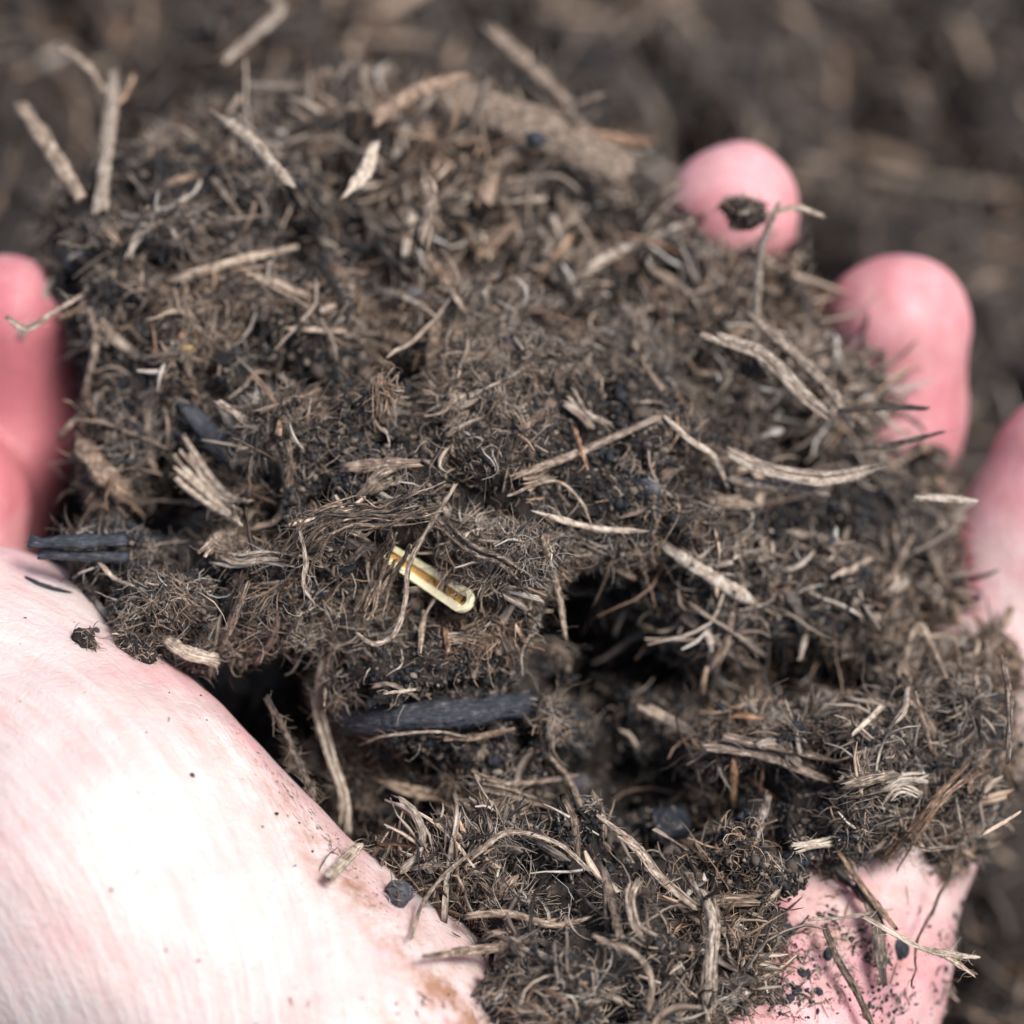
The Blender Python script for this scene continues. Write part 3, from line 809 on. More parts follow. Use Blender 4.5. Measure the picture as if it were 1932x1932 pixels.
def rock(name, cat, label, px, py, rpx, tone=0.4, mat=None, sq=(1, 0.8, 0.8), lift=0.0, rough=0.25, seed=1, blocky=False, ends=None, hairy=0):
    import bmesh
    bm = bmesh.new()
    bmesh.ops.create_icosphere(bm, subdivisions=4, radius=1)
    V = np.array([v.co[:] for v in bm.verts]); F = np.array([[v.index for v in f.verts] for f in bm.faces]); bm.free()
    if blocky:
        V = np.sign(V) * np.abs(V) ** 0.5; V = V / 1.15
    V = V * (1 + rough * vnoise(V + seed * 9, 0.7, 50)[:, None] + rough * 0.35 * vnoise(V + seed, 0.22, 51)[:, None])
    r = rpx * FW
    a = seed * 1.3; Rm = np.array([[math.cos(a), -math.sin(a), 0], [math.sin(a), math.cos(a), 0], [0, 0, 1]])
    V = (V * np.array(sq) * r) @ Rm.T
    h = ends if ends is not None else float(np.median([hit(px + i, py + j) for i in (-12, 0, 12) for j in (-12, 0, 12)])) 
    Vw = V + atd(px, py, h - lift - r * 0.25)
    tn = np.full(len(V), tone) + 0.25 * vnoise(V * 1.0, 0.35, 52)
    ob = build(name, Vw, F, mat or M_STONE, attrs={'tone': tn})
    if hairy:
        F4 = np.concatenate([F, F[:, 2:]], 1)
        p, nr = sample(Vw, F4, hairy)
        P, rad = grow(p, nr, rng.lognormal(0.4, 0.4, hairy).clip(0.5, 4), rng.lognormal(-2.1, 0.35, hairy).clip(0.06, 0.3), 8, np.abs(rng.normal(0.2, 0.3, hairy)), rng.normal(0, 3, hairy), 0.3, 0.18)
        tag(fibre_mesh('fibres', [(P, rad, np.clip(rng.normal(0.5, 0.2, hairy), 0, 1), np.ones(hairy))], M_FIB, ob), kind='stuff')
    return tag(ob, label, cat)

SP, FI, TW = 'wood_splinter', 'plant_fibre', 'twig'
# --- in and around the middle
strand(SP, 'splinter', 'long straight pinkish tan splinter slanting up to the right in the middle of the handful', [(975, 897), (1100, 850), (1225, 795)], 26, .66, .45, taper=(.5, .9))
strand(SP, 'splinter', 'short frayed pale splinter just above the long slanting one', [(1072, 752), (1130, 808)], 30, .74, .4, n=3, spread=.5)
strand(SP, 'splinter', 'stubby pinkish splinter lying level, left of the long slanting one', [(665, 880), (775, 874)], 26, .62, .55)
strand(SP, 'splinter', 'pale grey tapered splinter pointing down right, at the edge of the black crevice', [(1262, 1035), (1340, 1085), (1428, 1140)], 24, .86, .3, lift=1.2, taper=(.8, .2))
strand(FI, 'fibre', 'thin pale curved fibre like a bent needle right of the split straw', [(1010, 966), (1090, 990), (1150, 1000), (1215, 1002)], 11, .9, .45, lift=1.5, taper=(.3, .2))
strand(SP, 'splinter', 'upright narrow knobbly splinter beside the black crevice', [(1022, 1015), (1040, 1070), (1056, 1130), (1066, 1195)], 15, .7, .5, lift=1.0)
strand(FI, 'fibre', 'thin arched yellowish root curving over the dark hollow right of the centre', [(960, 935), (1010, 915), (1060, 912), (1100, 950), (1115, 985)], 6, .7, .5, lift=1.2, wav=.2)
strand(FI, 'fibre', 'frayed bundle of brown fibre running down right from behind the split straw', [(825, 985), (890, 1035), (950, 1060), (1000, 1110)], 26, .55, .45, n=5, spread=.4, lift=.8)
strand(SP, 'splinter', 'small orange splinter leaning across the long slanting splinter', [(1086, 812), (1108, 880)], 9, .62, .95, lift=2.2)
strand(FI, 'fibre', 'vertical curved fibre left of centre bending to a hook at its foot', [(545, 840), (548, 880), (540, 940), (515, 985), (450, 1000)], 13, .62, .5, lift=1.5)
strand(SP, 'splinter', 'pale upright splinter with dark scars below the split straw', [(800, 1160), (796, 1190), (792, 1230)], 12, .82, .5)
strand(SP, 'splinter', 'orange brown upright sliver beside the scarred pale one', [(838, 1170), (846, 1225)], 12, .6, .9)
strand(SP, 'splinter', 'small pale orange chip standing above the right end of the blue-black stem', [(975, 1185), (1000, 1225)], 14, .85, .75)
strand(FI, 'fibre', 'greyish sliver bundle upright in the upper middle of the handful', [(672, 765), (688, 800), (697, 835)], 12, .78, .4, n=3)
strand(SP, 'splinter', 'blunt brown splinter upright above the middle lump', [(820, 610), (815, 660), (808, 720)], 20, .5, .55, lift=1)
strand(SP, 'splinter', 'short brown stick lying level on the crest of the middle lump', [(880, 680), (970, 655)], 18, .55, .6, lift=1.0)
strand('bark_flake', 'bark', 'crumpled mauve brown flake behind the frayed bundle at centre left', [(690, 930), (720, 905), (760, 885)], 42, .58, .4, flat=.2, n=2)
strand(SP, 'splinter', 'ragged tan chip below the long slanting splinter', [(985, 918), (1040, 890)], 34, .64, .5, n=3, spread=.3)
# --- bent root bundle at the left
strand('root_bundle', 'root', 'splayed bundle of flat tan root strands, upper arm of the bent root at the left', [(328, 850), (370, 905), (420, 950), (462, 968)], 58, .82, .5, n=7, spread=.35, lift=5.5, hairs=4, flat=.6, over=1.0)
strand('root_bundle', 'root', 'lower arm of the bent root, folding back down from its knee', [(462, 962), (450, 1000), (420, 1020), (395, 1055)], 46, .72, .5, n=7, spread=.4, lift=6, hairs=4, over=1.0)
strand(FI, 'fibre', 'short pale side sprig of the bent root pointing left', [(345, 972), (385, 985), (420, 980)], 16, .85, .5, lift=5.5, over=1.0)
strand(FI, 'fibre', 'pale cream wisp of loose fibre running level below the bent root', [(405, 1045), (450, 1060), (500, 1052), (565, 1058)], 30, .95, .45, n=6, spread=.5, lift=1.5, hairs=4)
strand('leaf_flake', 'leaf', 'pointed tan leaf flake with a light rim hanging at the left edge', [(150, 822), (190, 880), (250, 948)], 46, .60, .62, flat=.12, taper=(.2, .15), lift=1.0, hairs=.4)
strand(SP, 'splinter', 'yellow white splinter in the dark hollow at the left', [(418, 775), (445, 810), (482, 845)], 15, 1.12, .5, lift=1.2, taper=(.15, .9))
strand('bark_flake', 'bark', 'slate dark bark flake inside the hollow behind the bent root', [(375, 790), (450, 880)], 50, .45, .3, mat=M_DARK, flat=.2, lift=.2, hairs=0)
strand(TW, 'twig', 'blackish forked twig poking out over the gap beside the thumb', [(66, 1020), (140, 1024), (235, 1022)], 27, .42, .3, mat=M_DARK, ends=[4, 4, 6], jag=.4, taper=(.9, 1), hairs=1, flat=.8, wav=.3)
strand(TW, 'twig', 'thinner brown black twig lying just under the forked one beside the thumb', [(76, 1045), (150, 1050), (240, 1050)], 21, .5, .3, mat=M_DARK, ends=[5, 5, 7], jag=.4, taper=(.9, 1), hairs=1, flat=.8, wav=.3)
# --- lower left lobe
strand(SP, 'splinter', 'square ended pale tan chip sticking out over the palm from the lower left lobe', [(312, 1205), (350, 1230), (405, 1245)], 26, .82, .4, lift=2.0, jag=.4, taper=(.7, 1))
strand(SP, 'splinter', 'flat brown strip leaning on the square ended chip', [(462, 1110), (435, 1180), (405, 1245)], 19, .55, .45, lift=2.2, flat=.25)
strand('leaf_flake', 'leaf', 'small slate blue sliver hanging over the dark gap by the palm', [(524, 1160), (515, 1205), (484, 1250)], 14, .95, .1, mat=M_DARK, lift=1.5, flat=.3, hairs=0, taper=(.3, .9))
strand(FI, 'fibre', 'pale curved fibre on the left edge of the lower left lobe', [(182, 1055), (215, 1090), (250, 1105)], 9, .85, .5, lift=1.5)
strand(FI, 'fibre', 'hair thin white fibre sticking out left toward the palm', [(148, 1082), (175, 1072)], 4, 1.1, .5, lift=3)
rock('peat_crumb', 'crumb', 'large dark oval crumb at the lower edge of the lobe on the thumb base', 255, 1225, 34, .55, mat=M_PEAT, hairy=160, sq=(1.3, .7, .8), lift=1.0, seed=2)
strand('grit_sliver', 'grit', 'tiny pale blue grey sliver tucked under the lobe beside the thumb', [(185, 1140), (205, 1165)], 13, 1.2, .2, mat=M_STONE, lift=1, hairs=0)
# --- the felted tuft over the straw
strand('fibre_tuft', 'tuft', 'matted felt of brown fibre arching over the split pale straw', [(545, 1060), (590, 1000), (660, 975), (760, 965), (850, 935)], 62, .46, .5, n=16, spread=.5, lift=5.5, hairs=12, flat=.8, wav=.7)
strand('fibre_tuft', 'tuft', 'blurred felt flap hanging down left of the split pale straw', [(760, 1020), (725, 1070), (705, 1120), (690, 1165)], 52, .50, .5, n=11, spread=.3, lift=6.5, hairs=12, flat=.8, wav=.5)
strand(FI, 'fibre', 'long thin mauve fibre crossing in front of the split straw and hooking left', [(855, 920), (800, 1010), (770, 1070), (765, 1130), (745, 1195), (705, 1215), (680, 1200)], 10, .72, .35, lift=6.0)
strand(FI, 'fibre', 'slate and tan strand standing at the left end of the felt tuft', [(568, 1010), (578, 1060), (572, 1100), (590, 1135)], 11, .72, .3, lift=5)
# --- split straw
strand(SP, 'splinter', 'thin yellow sliver of straw glinting in the dark under the felt tuft', [(684, 1012), (714, 1042)], 9, 1.1, .6, lift=2.5, hairs=0)
cs = lay([(738, 1046), (800, 1086), (872, 1132)], 2.4)
def straw(path, w0, w1):
    K = 40; P = spline(path, K); D = unit(np.gradient(P, axis=0)); T = unit(CAM - P)
    U = unit(np.cross(D, T)); T = unit(np.cross(U, D))
    root = thing('split_straw', 'pale yellow split straw with an open ochre channel, poking out below the felt tuft', 'straw', P[K // 2])
    Rw = np.linspace(w0, w1, K) * FW / 2
    # half-pipe section, outer then inner
    ao = np.radians(np.linspace(-185, 5, 15)); ai = np.radians(np.linspace(2, -182, 13))
    sec = [(math.cos(a), math.sin(a) * 0.95) for a in ao] + [(math.cos(a) * 0.38, math.sin(a) * 0.62 + 0.02) for a in ai]
    sec = np.array(sec); n_ = len(sec)
    Re = Rw.copy(); s = np.linspace(0, 1, K)
    V = P[:, None] + U[:, None] * (sec[:, 0][None] * Rw[:, None])[..., None] + T[:, None] * (sec[:, 1][None] * Rw[:, None])[..., None]
    V += (0.035 * vnoise(V, 1.2, 60))[..., None] * T[:, None]
    id_ = np.arange(K * n_).reshape(K, n_); nx = np.roll(id_, -1, 1)
    F = np.stack([id_[:-1], nx[:-1], nx[1:], id_[1:]], -1).reshape(-1, 4)
    build('rind', V.reshape(-1, 3), [F, id_[0][::-1][None], id_[-1][None]], M_CREAM, root, smooth=False, attrs={'tone': np.repeat(0.55 + 0.5 * s, n_) - 0.7 * np.clip(vnoise(V.reshape(-1, 3), 0.9, 63) - 0.25, 0, 1)})
    # rounded nose
    th = np.linspace(0, math.pi / 2, 8); ph = np.radians(np.linspace(-190, 10, 17))
    Rn = Rw[-1]; C = P[-1]
    nv = np.array([[C + D[-1] * (math.sin(t) * Rn * 1.05 * 0.95) + U[-1] * (math.cos(t) * math.cos(f) * Rn * 1.01) + T[-1] * (math.cos(t) * math.sin(f) * 0.96 * Rn) for f in ph] for t in th])
    iv = nv * 0.62 + C * 0.38 + T[-1] * 0.08
    a_ = np.arange(8 * 17).reshape(8, 17); b_ = a_ + 8 * 17
    Fn = [np.stack([a_[:-1, :-1], a_[:-1, 1:], a_[1:, 1:], a_[1:, :-1]], -1).reshape(-1, 4), np.stack([b_[:-1, :-1], b_[1:, :-1], b_[1:, 1:], b_[:-1, 1:]], -1).reshape(-1, 4)]
    rim = np.array([[a_[i, e], a_[i + 1, e], b_[i + 1, e], b_[i, e]] for i in range(7) for e in (0, 16)])
    build('tip', np.concatenate([nv.reshape(-1, 3), iv.reshape(-1, 3)]), [Fn[0], Fn[1], rim], M_CREAM, root, smooth=False, attrs={'tone': np.full(2 * 8 * 17, 0.95)})
    # pith floor
    xs = np.linspace(-0.5, 0.5, 9)
    P2 = np.concatenate([P, [P[-1] + D[-1] * Rn * 0.55]]); ex = lambda M_: np.concatenate([M_, M_[-1:]])
    R2 = ex(Rw)[:, None] * np.concatenate([np.ones(K), [0.6]])[:, None]
    top = P2[:, None] + ex(U)[:, None] * (xs[None] * R2 * 1.04)[..., None] + ex(T)[:, None] * ((-0.30 + 0.35 * xs ** 2 * 2)[None] * R2)[..., None]
    bot = top - ex(T)[:, None] * (R2 * 0.3)[..., None]
    a_ = np.arange((K + 1) * 9).reshape(K + 1, 9); b_ = a_ + a_.size
    Fp = np.concatenate([np.stack([a_[:-1, :-1], a_[:-1, 1:], a_[1:, 1:], a_[1:, :-1]], -1).reshape(-1, 4), np.stack([b_[:-1, :-1], b_[1:, :-1], b_[1:, 1:], b_[:-1, 1:]], -1).reshape(-1, 4)])
    VV = np.concatenate([top.reshape(-1, 3), bot.reshape(-1, 3)])
    t_ = 0.85 + 0.2 * vnoise(VV, 1.6, 61) - 0.9 * (vnoise(VV, 0.55, 62) > 0.55)
    build('pith', VV, Fp, M_PITH, root, smooth=False, attrs={'tone': t_})
straw(cs, 36, 50)
# --- slab with the dark stem
strand('dark_stem', 'stem', 'thick blue-black charred stem half buried level in the front slab', [(655, 1362), (760, 1350), (880, 1342), (1002, 1328)], 62, .45, .3, mat=M_DARK, lift=-.6, flat=.75, taper=(.7, 1.0), jag=.25, hairs=6, groove=.06, wav=.25, S_=24)
strand(FI, 'fibre', 'long flat striped pale strip hanging upright between the palm and the front slab', [(612, 1215), (600, 1320), (622, 1420), (648, 1500), (650, 1570)], 27, .80, .4, n=4, spread=.2, lift=4, flat=.35, hairs=2)
strand(FI, 'fibre', 'thin strand forking from the top of the striped pale strip', [(640, 1165), (618, 1250), (612, 1330)], 8, .75, .4, lift=4.2)
strand(TW, 'twig', 'dark scruffy rootlet left of the striped pale strip', [(510, 1330), (545, 1400), (580, 1470), (600, 1530)], 15, .34, .4, ends=[6, 8, 7, 5], hairs=5, wav=.4)
strand(SP, 'splinter', 'thin pale sliver along the top left of the blue-black stem', [(728, 1308), (790, 1300)], 6, .9, .4, lift=1)
strand(FI, 'fibre', 'pale fibre lying level under the blue-black stem', [(680, 1405), (730, 1388), (820, 1380), (880, 1390)], 7, .75, .4, lift=.8)
strand(SP, 'splinter', 'thin flat flake under the middle of the blue-black stem', [(845, 1392), (900, 1390), (960, 1378)], 13, .6, .6, flat=.3)
strand(FI, 'fibre', 'brown fibre bundle crossing below the stem from left', [(715, 1470), (770, 1490), (835, 1505)], 22, .75, .55, n=3, lift=1.5)
strand(FI, 'fibre', 'long thin grey root running level toward the crevice below the stem', [(890, 1460), (960, 1478), (1040, 1470), (1085, 1460)], 9, .68, .4, lift=1.5, n=2, spread=.6)
strand(FI, 'fibre', 'kinked thin root dropping from the level grey one', [(1040, 1430), (1075, 1470), (1100, 1530), (1115, 1570)], 11, .6, .5, lift=1.5)
strand(FI, 'fibre', 'mossy grey strand running from the fibre bundle toward the pebble', [(880, 1480), (960, 1495), (1050, 1525)], 18, .58, .35, n=4, lift=1.3, hairs=5)
rock('pebble', 'pebble', 'round dark pebble in the dent below the crevice', 1093, 1478, 24, .42, seed=3, rough=.16, lift=.8, hairy=40)
rock('pebble', 'pebble', 'smaller brown grey pebble just below the round dark one', 1098, 1520, 17, .6, seed=4, rough=.2, lift=.8)
rock('charcoal', 'charcoal', 'angular blue-black chunk of charcoal between the front lump and the right lump', 1262, 1560, 44, .3, mat=M_DARK, sq=(1, .85, .8), blocky=True, seed=5, rough=.2, lift=4.5, hairy=60)
# --- front lump
strand(FI, 'fibre', 'pale tan straw-like fibre curving down right on the front lump', [(765, 1520), (820, 1552), (860, 1590), (890, 1630)], 9, .92, .55, lift=2.0)
strand(FI, 'fibre', 'split grey fibre slanting up right across the pale tan one', [(840, 1550), (870, 1510), (915, 1475)], 11, .74, .35, lift=2.4, n=2, spread=.5)
strand(SP, 'splinter', 'grey brown stick lying along the crest of the front lump', [(865, 1512), (930, 1535), (1010, 1565)], 20, .58, .35, lift=2)
strand(SP, 'splinter', 'blunt pale chip at the left tip of the front lump beside the palm', [(622, 1655), (655, 1620), (680, 1595)], 22, .82, .5, lift=1.5, jag=.4)
strand(FI, 'fibre', 'long curved fibre bowing down the left of the front lump', [(905, 1600), (850, 1640), (800, 1700), (775, 1770)], 9, .66, .4, lift=2)
strand(FI, 'fibre', 'thick root strand going down right along the right shoulder of the front lump', [(1130, 1545), (1200, 1600), (1250, 1660), (1330, 1720)], 17, .66, .5, lift=2.2, n=2)
strand(FI, 'fibre', 'pair of looped pale fibres on the right of the front lump', [(1215, 1640), (1190, 1690), (1200, 1750), (1235, 1780)], 20, .72, .45, lift=2.4, n=3, spread=.9)
strand(FI, 'fibre', 'long grey fibrous strip hanging down the right side of the front lump', [(1310, 1650), (1345, 1730), (1340, 1830), (1330, 1945)], 34, .62, .3, n=5, spread=.2, lift=3, flat=.4)
strand(FI, 'fibre', 'level root strand across the lower front lump', [(830, 1735), (950, 1725), (1050, 1748), (1150, 1720)], 15, .68, .55, lift=1.6, n=2)
strand(FI, 'fibre', 'second level strand a little below across the front lump', [(800, 1800), (920, 1790), (1010, 1775)], 16, .60, .55, lift=1.6, n=3)
strand(SP, 'splinter', 'short flat brown strip standing on the right of the front lump', [(1140, 1650), (1160, 1720), (1165, 1760)], 26, .48, .4, lift=1.8, flat=.25)
strand(FI, 'fibre', 'curved root hugging the lower right of the front lump', [(1130, 1770), (1200, 1800), (1230, 1850), (1225, 1900)], 12, .6, .5, lift=2)
strand(FI, 'fibre', 'light fibre arching over the top of the front lump', [(900, 1610), (960, 1570), (1050, 1590), (1110, 1640)], 12, .7, .45, lift=2.2)
rock('pebble', 'pebble', 'flat slate grey pebble on the left of the front lump', 750, 1685, 28, .42, sq=(1, .95, .6), seed=6, rough=.22, lift=1.2, hairy=40)
# --- right lump
strand('bark_flake', 'bark', 'long blunt mauve brown piece of bark lying level on the right lump', [(1345, 1400), (1460, 1418), (1580, 1458)], 50, .52, .42, n=3, spread=.05, lift=2.0, flat=.5, hairs=4)
strand(FI, 'fibre', 'frayed pale fibre reaching from the crevice to the long bark piece', [(1210, 1330), (1270, 1360), (1340, 1410)], 16, .75, .45, lift=2.2, n=2, spread=.8)
strand(SP, 'splinter', 'orange tan upright sliver below the long bark piece', [(1384, 1438), (1384, 1512)], 15, .72, .95, lift=2)
strand(SP, 'splinter', 'grey weathered splinter standing slanted on the right lump', [(1448, 1508), (1430, 1560), (1408, 1612)], 20, .76, .15, lift=2.4)
strand('fibre_tuft', 'tuft', 'pale grey shredded tuft on the right lump', [(1660, 1498), (1700, 1478), (1745, 1482)], 38, .85, .3, n=8, spread=.8, lift=3, hairs=8)
strand(SP, 'splinter', 'brown stick end pointing right just left of the pale shredded tuft', [(1600, 1480), (1680, 1462)], 22, .55, .4, lift=2)
strand(FI, 'fibre', 'long orange brown fibre bundle slanting up right near the palm edge', [(1675, 1625), (1740, 1550), (1790, 1490), (1850, 1435)], 26, .52, .75, n=7, spread=.9, lift=2.6, hairs=4)
strand(FI, 'fibre', 'pale brush of fibres near the middle of the right lump', [(1490, 1600), (1530, 1594), (1575, 1590)], 18, .95, .4, n=4, spread=.6, lift=2)
strand(SP, 'splinter', 'curved cream sliver hanging at the top of the right lump', [(1712, 1300), (1706, 1340), (1680, 1370)], 12, .92, .45, lift=2)
strand(SP, 'splinter', 'pale forked sliver left of the curved cream one', [(1640, 1320), (1665, 1330), (1610, 1385)], 10, .88, .4, lift=2)
strand(FI, 'fibre', 'thin upright grey fibre at the foot of the shaded slope', [(1352, 1230), (1345, 1300), (1350, 1350)], 13, .62, .45, lift=2)
strand(FI, 'fibre', 'upright reddish brown fibre beside the orange bundle', [(1728, 1310), (1745, 1370), (1760, 1420)], 9, .5, .6, lift=2.4)
strand(SP, 'splinter', 'orange brown stick running down right below the grey weathered splinter', [(1590, 1620), (1640, 1690), (1680, 1740)], 17, .55, .7, lift=2.2)
strand(SP, 'splinter', 'small cream chip near the outer palm edge', [(1755, 1602), (1795, 1598)], 12, 1.0, .45, lift=2)
strand(SP, 'splinter', 'bright tan needle poking right past the palm edge', [(1858, 1572), (1920, 1535)], 8, .95, .65, ends=[-3, -3], hairs=0)
strand(SP, 'splinter', 'thin dark edged stick upright against the little finger side of the palm', [(1893, 1245), (1905, 1330), (1902, 1430)], 13, .5, .4, ends=[6, 2, 0])
strand(FI, 'fibre', 'small arch of bent root standing at the top of the right lump', [(1702, 1265), (1718, 1205), (1738, 1180), (1762, 1225), (1785, 1275)], 11, .68, .5, lift=3)
strand(TW, 'twig', 'forked pale rootlet sticking out over the palm edge, upper prong', [(1640, 1735), (1730, 1785), (1790, 1800), (1836, 1806)], 12, .84, .5, ends=[-3, -4, -5, -5], hairs=4)
strand(TW, 'twig', 'forked pale rootlet sticking out over the palm edge, lower prong', [(1735, 1788), (1785, 1806), (1832, 1836)], 11, .74, .55, ends=[-4, -5, -5], hairs=4)
strand(FI, 'fibre', 'thin curly root looping down over the palm edge', [(1850, 1480), (1830, 1560), (1800, 1640), (1760, 1720), (1720, 1775), (1728, 1850)], 7, .45, .5, lift=3, wav=.8)
strand(FI, 'fibre', 'brown flat root hanging over the bare skin of the palm', [(1625, 1680), (1655, 1740), (1660, 1800), (1665, 1830)], 30, .45, .4, lift=2, flat=.4)
strand(FI, 'fibre', 'long brown rootlet running down over the palm to the bottom edge', [(1560, 1760), (1580, 1810), (1615, 1870), (1650, 1945)], 15, .45, .55, lift=2, hairs=3)
strand(FI, 'fibre', 'grey hair-like root lying level above the bare palm', [(1530, 1735), (1600, 1730), (1680, 1715)], 7, .72, .4, lift=2.5)
for k, (x, y, r, lab) in enumerate([(1700, 1790, 17, 'black oval seed-like grain on the bare skin near the palm edge'), (1650, 1728, 15, 'blue-black grain under the hanging flat root'),
        (1562, 1800, 11, 'black crumb at the top of the bare palm'), (1515, 1835, 9, 'small dark crumb left on the bare palm'), (1490, 1885, 10, 'dark crumb near the bottom edge of the palm'),
        (1545, 1870, 8, 'lowest small dark crumb beside the long rootlet'), (1845, 1128, 8, 'tiny dark speck stuck to the little finger')]):
    rock('peat_crumb', 'crumb', lab, x, y, r, .15, sq=(.8, 1.2, .5), seed=10 + k)
# --- on the thumb pad
strand('bark_flake', 'bark', 'small black flake lying alone on the thumb pad', [(58, 1094), (90, 1108), (126, 1116)], 14, .25, .4, mat=M_DARK, lift=-.6, hairs=0, flat=.4)
rock('peat_crumb', 'crumb', 'lone brown crumb on the thumb pad beside the ragged lobe', 160, 1208, 20, .85, mat=M_PEAT, hairy=50, seed=21, lift=.3, sq=(1.1, .9, .6), rough=.5)
rock('peat_crumb', 'crumb', 'tiny dark crumb above the lone brown one', 181, 1190, 8, .3, seed=22)
# --- upper left
strand('stalk', 'stalk', 'thick blurred tan stalk leaning up left from the upper left lump', [(38, 200), (85, 270), (150, 372)], 32, .68, .5, ends=[34, 29, 24], jag=.3, hairs=.5, taper=(.9, .8))
strand('stalk', 'stalk', 'pale grey upright stalk with a forked top behind the upper left lump', [(212, 150), (205, 240), (188, 390)], 34, .75, .35, ends=[38, 32, 24], hairs=.5, taper=(.6, 1))
strand(TW, 'twig', 'brown side twig reaching up left from the forked grey stalk', [(120, 92), (165, 125), (205, 185)], 20, .7, .5, ends=[41, 39, 37], hairs=1)
strand(TW, 'twig', 'small orange side twig on the right of the forked grey stalk', [(250, 150), (235, 180), (210, 205)], 14, .65, .75, ends=[39, 38, 37], hairs=1)
strand(SP, 'splinter', 'pointed pinkish splinter leaning up left from the crest of the upper left lump', [(413, 218), (480, 270), (540, 340)], 26, .80, .42, ends=[21, 18, 15], taper=(.15, .8))
strand(SP, 'splinter', 'light tan stick lying level across the upper left lump', [(322, 530), (430, 498), (548, 468)], 18, .82, .55, lift=1.2)
strand(FI, 'fibre', 'shredded cream and tan fibre patch right of the light tan stick', [(455, 515), (520, 540), (590, 580)], 30, .74, .55, n=6, spread=.8, lift=1.2, hairs=3)
strand(SP, 'splinter', 'thin tan splinter pointing down left in the upper left lump', [(405, 340), (425, 365), (450, 400)], 12, .74, .5)
strand(SP, 'splinter', 'short tan rod lying level below the shredded patch', [(545, 620), (650, 625)], 11, .78, .55)
strand(FI, 'fibre', 'long thin fibre hanging down the left flank of the handful', [(170, 590), (182, 640), (165, 720), (160, 760)], 14, .72, .5, lift=1.8)
strand(FI, 'fibre', 'grey kinked fibre reaching out left in front of the thumb', [(20, 604), (50, 622), (100, 590), (150, 560)], 12, .7, .4, ends=[12, 12, 13, 14])
strand(FI, 'fibre', 'pair of grey ribbon fibres bending across the left flank', [(170, 590), (230, 650), (300, 690)], 20, .66, .35, n=3, spread=.4, lift=1.8)
rock('pebble', 'pebble', 'blue grey rounded pebble at the left edge of the upper left lump', 132, 496, 30, .5, seed=31, rough=.22, lift=1, hairy=50)
rock('pebble', 'pebble', 'small round grey pebble in the upper middle of the handful', 786, 556, 18, .75, seed=32, rough=.1, lift=.8)
rock('pebble', 'pebble', 'soft edged dark blue pebble in the shaded slope right of centre', 1228, 922, 26, .5, seed=33, rough=.25, lift=.6, hairy=40)
rock('seed', 'seed', 'rounded cream seed in the left flank of the handful', 352, 662, 13, 0.0, mat=M_CREAM, sq=(1.4, .8, .8), seed=34, rough=.2, lift=.8)
rock('peat_crumb', 'crumb', 'black bead-like crumb on the crest of the upper left lump', 310, 268, 16, .2, seed=35)
rock('grit_grain', 'grit', 'tiny white grain right of the long slanting splinter', 1220, 838, 8, 1.6, seed=36)
strand('leaf_flake', 'leaf', 'dull mauve leaf flake standing above the middle of the handful', [(690, 385), (710, 430), (700, 470)], 45, .40, .25, flat=.15, lift=1.2, hairs=.5)
strand('leaf_flake', 'leaf', 'curled pale leaf behind the upper left lump', [(658, 362), (690, 325), (705, 282)], 26, .92, .45, ends=[15, 17, 19], flat=.3, taper=(.2, .9), hairs=.5)
# --- back lump
strand('wood_piece', 'wood', 'big flat tan piece of wood lying blurred at the top of the handful', [(840, 178), (920, 203), (1020, 245), (1100, 285), (1180, 318)], 94, .58, .5, ends=[39, 38, 37, 36, 36], flat=.3, taper=(.75, .8), jag=.3, hairs=4, groove=.05)
rock('peat_crumb', 'crumb', 'dark blot-like crumb lying on the big flat tan piece of wood', 1010, 262, 22, .15, seed=41, ends=32.5)
strand('stalk', 'stalk', 'blurred brown stalk rising up left behind the big flat wood', [(930, 62), (985, 112), (1055, 178)], 38, .6, .45, ends=[54, 52, 50], hairs=.5)
strand('stalk', 'stalk', 'hook shaped grey stalk standing blurred at the top edge', [(430, 108), (485, 62), (530, 18), (505, -12)], 28, .72, .35, ends=[50, 54, 58, 60], hairs=.3)
strand(SP, 'splinter', 'orange brown stick lying blurred left of the big flat wood', [(720, 215), (790, 170), (860, 148)], 32, .62, .65, ends=[30, 31, 32])
strand('stalk', 'stalk', 'grey brown stalk lying level among the blurred peat at the top left', [(560, 160), (640, 140), (720, 135)], 34, .6, .4, ends=[50, 50, 52])
strand(FI, 'fibre', 'grey root strand running up right toward the middle fingertip', [(1075, 535), (1140, 490), (1200, 465), (1290, 430), (1362, 402)], 22, .70, .3, lift=3, n=2, spread=.5)
strand(TW, 'twig', 'grey upright twig in front of the middle fingertip with a bent knobby top', [(1424, 645), (1428, 560), (1436, 470), (1462, 400)], 21, .72, .3, ends=[25, 23, 21, 20])
strand(TW, 'twig', 'short pale twig end poking right from the top of the upright grey twig', [(1455, 402), (1500, 392), (1545, 405)], 17, .75, .45, ends=[20, 20, 20])
strand('stalk', 'stalk', 'long flat grey stalk running down right to the ring finger', [(1268, 598), (1370, 640), (1440, 670), (1540, 770), (1640, 835)], 28, .62, .3, ends=[13, 13, 13, 14, 15], n=2, spread=.1, flat=.4)
strand('stalk', 'stalk', 'second grey stalk just right of the long flat one', [(1420, 600), (1490, 660), (1560, 730), (1600, 790)], 20, .62, .35, ends=[18, 18, 17, 17])
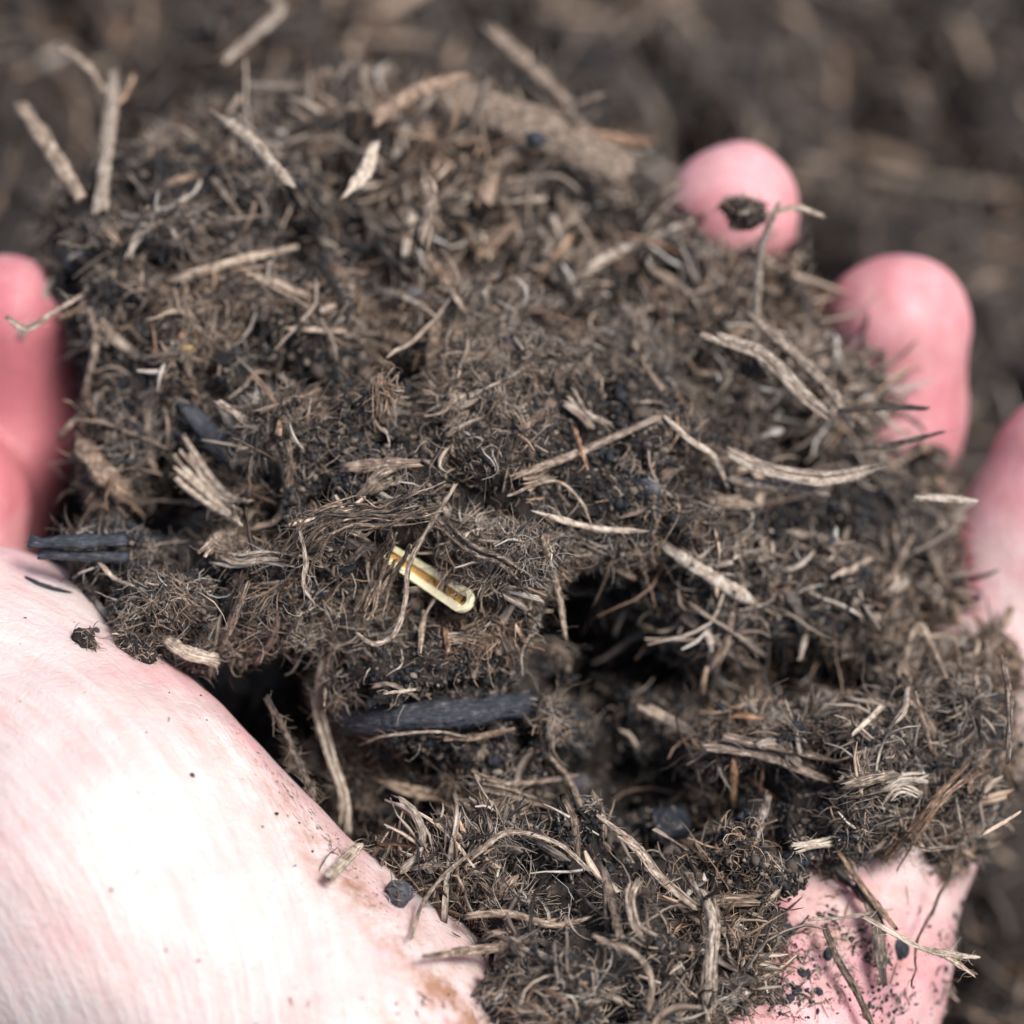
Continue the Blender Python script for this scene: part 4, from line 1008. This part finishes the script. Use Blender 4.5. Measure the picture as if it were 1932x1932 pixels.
strand('stalk', 'stalk', 'pale curved stalk with a thin tail pointing right on the shaded slope', [(1365, 845), (1440, 880), (1540, 900), (1600, 897), (1650, 883)], 28, .68, .35, ends=[11, 11, 11, 12, 12], taper=(.8, .12), n=2, spread=.1)
strand(SP, 'splinter', 'second grey splinter tucked under the pale curved stalk', [(1390, 905), (1470, 920), (1545, 930)], 22, .66, .35, ends=[13, 13, 13])
strand(FI, 'fibre', 'light knobbly strand curving down to the right behind the long slanting splinter', [(1258, 790), (1300, 830), (1345, 860), (1370, 912)], 13, .86, .45, lift=2)
strand(FI, 'fibre', 'upright grey blurred fibre in the upper middle', [(1055, 365), (1045, 420), (1025, 500)], 20, .66, .3, lift=2.5)
strand(FI, 'fibre', 'small pale hooked fibre on the crest right of the middle', [(1165, 640), (1190, 600), (1250, 576)], 9, .85, .45, lift=2)
strand(TW, 'twig', 'dark twig tip lying over the ring finger', [(1600, 775), (1670, 768), (1735, 770)], 17, .28, .4, ends=[15, 14, 13])
strand(TW, 'twig', 'second dark twig tip lower over the ring finger', [(1610, 850), (1690, 838), (1770, 818)], 15, .30, .4, ends=[15, 14, 13])
strand(SP, 'splinter', 'pale stick pointing right at the little finger', [(1740, 938), (1825, 944)], 19, .85, .35, ends=[11, 11])
strand(SP, 'splinter', 'pointed brown flake standing left of the upright grey fibre', [(800, 320), (812, 380), (800, 440)], 34, .52, .5, ends=[17, 16, 15], flat=.25, taper=(.15, .9))
strand(SP, 'splinter', 'ochre brown stick leaning up right in the back lump', [(905, 480), (960, 430)], 24, .58, .65, lift=2)
strand(SP, 'splinter', 'pale blunt splinter leaning in the dip above the middle lump', [(845, 535), (870, 580)], 17, .78, .55, lift=1.5)
rock('peat_crumb', 'crumb', 'brown clod resting on the middle fingertip', 1400, 398, 40, .6, mat=M_PEAT, seed=51, rough=.5, ends=26, hairy=260)
# --- blurred stalks on the ground
strand('stalk', 'stalk', 'blurred grey stalk lying on the ground right of the middle finger', [(1650, 325), (1760, 345), (1900, 360)], 44, .74, .35, lift=4, hairs=0)
strand('stalk', 'stalk', 'blurred tan stalk on the ground above the grey one', [(1600, 270), (1680, 295), (1745, 320)], 34, .62, .6, lift=4, hairs=0)
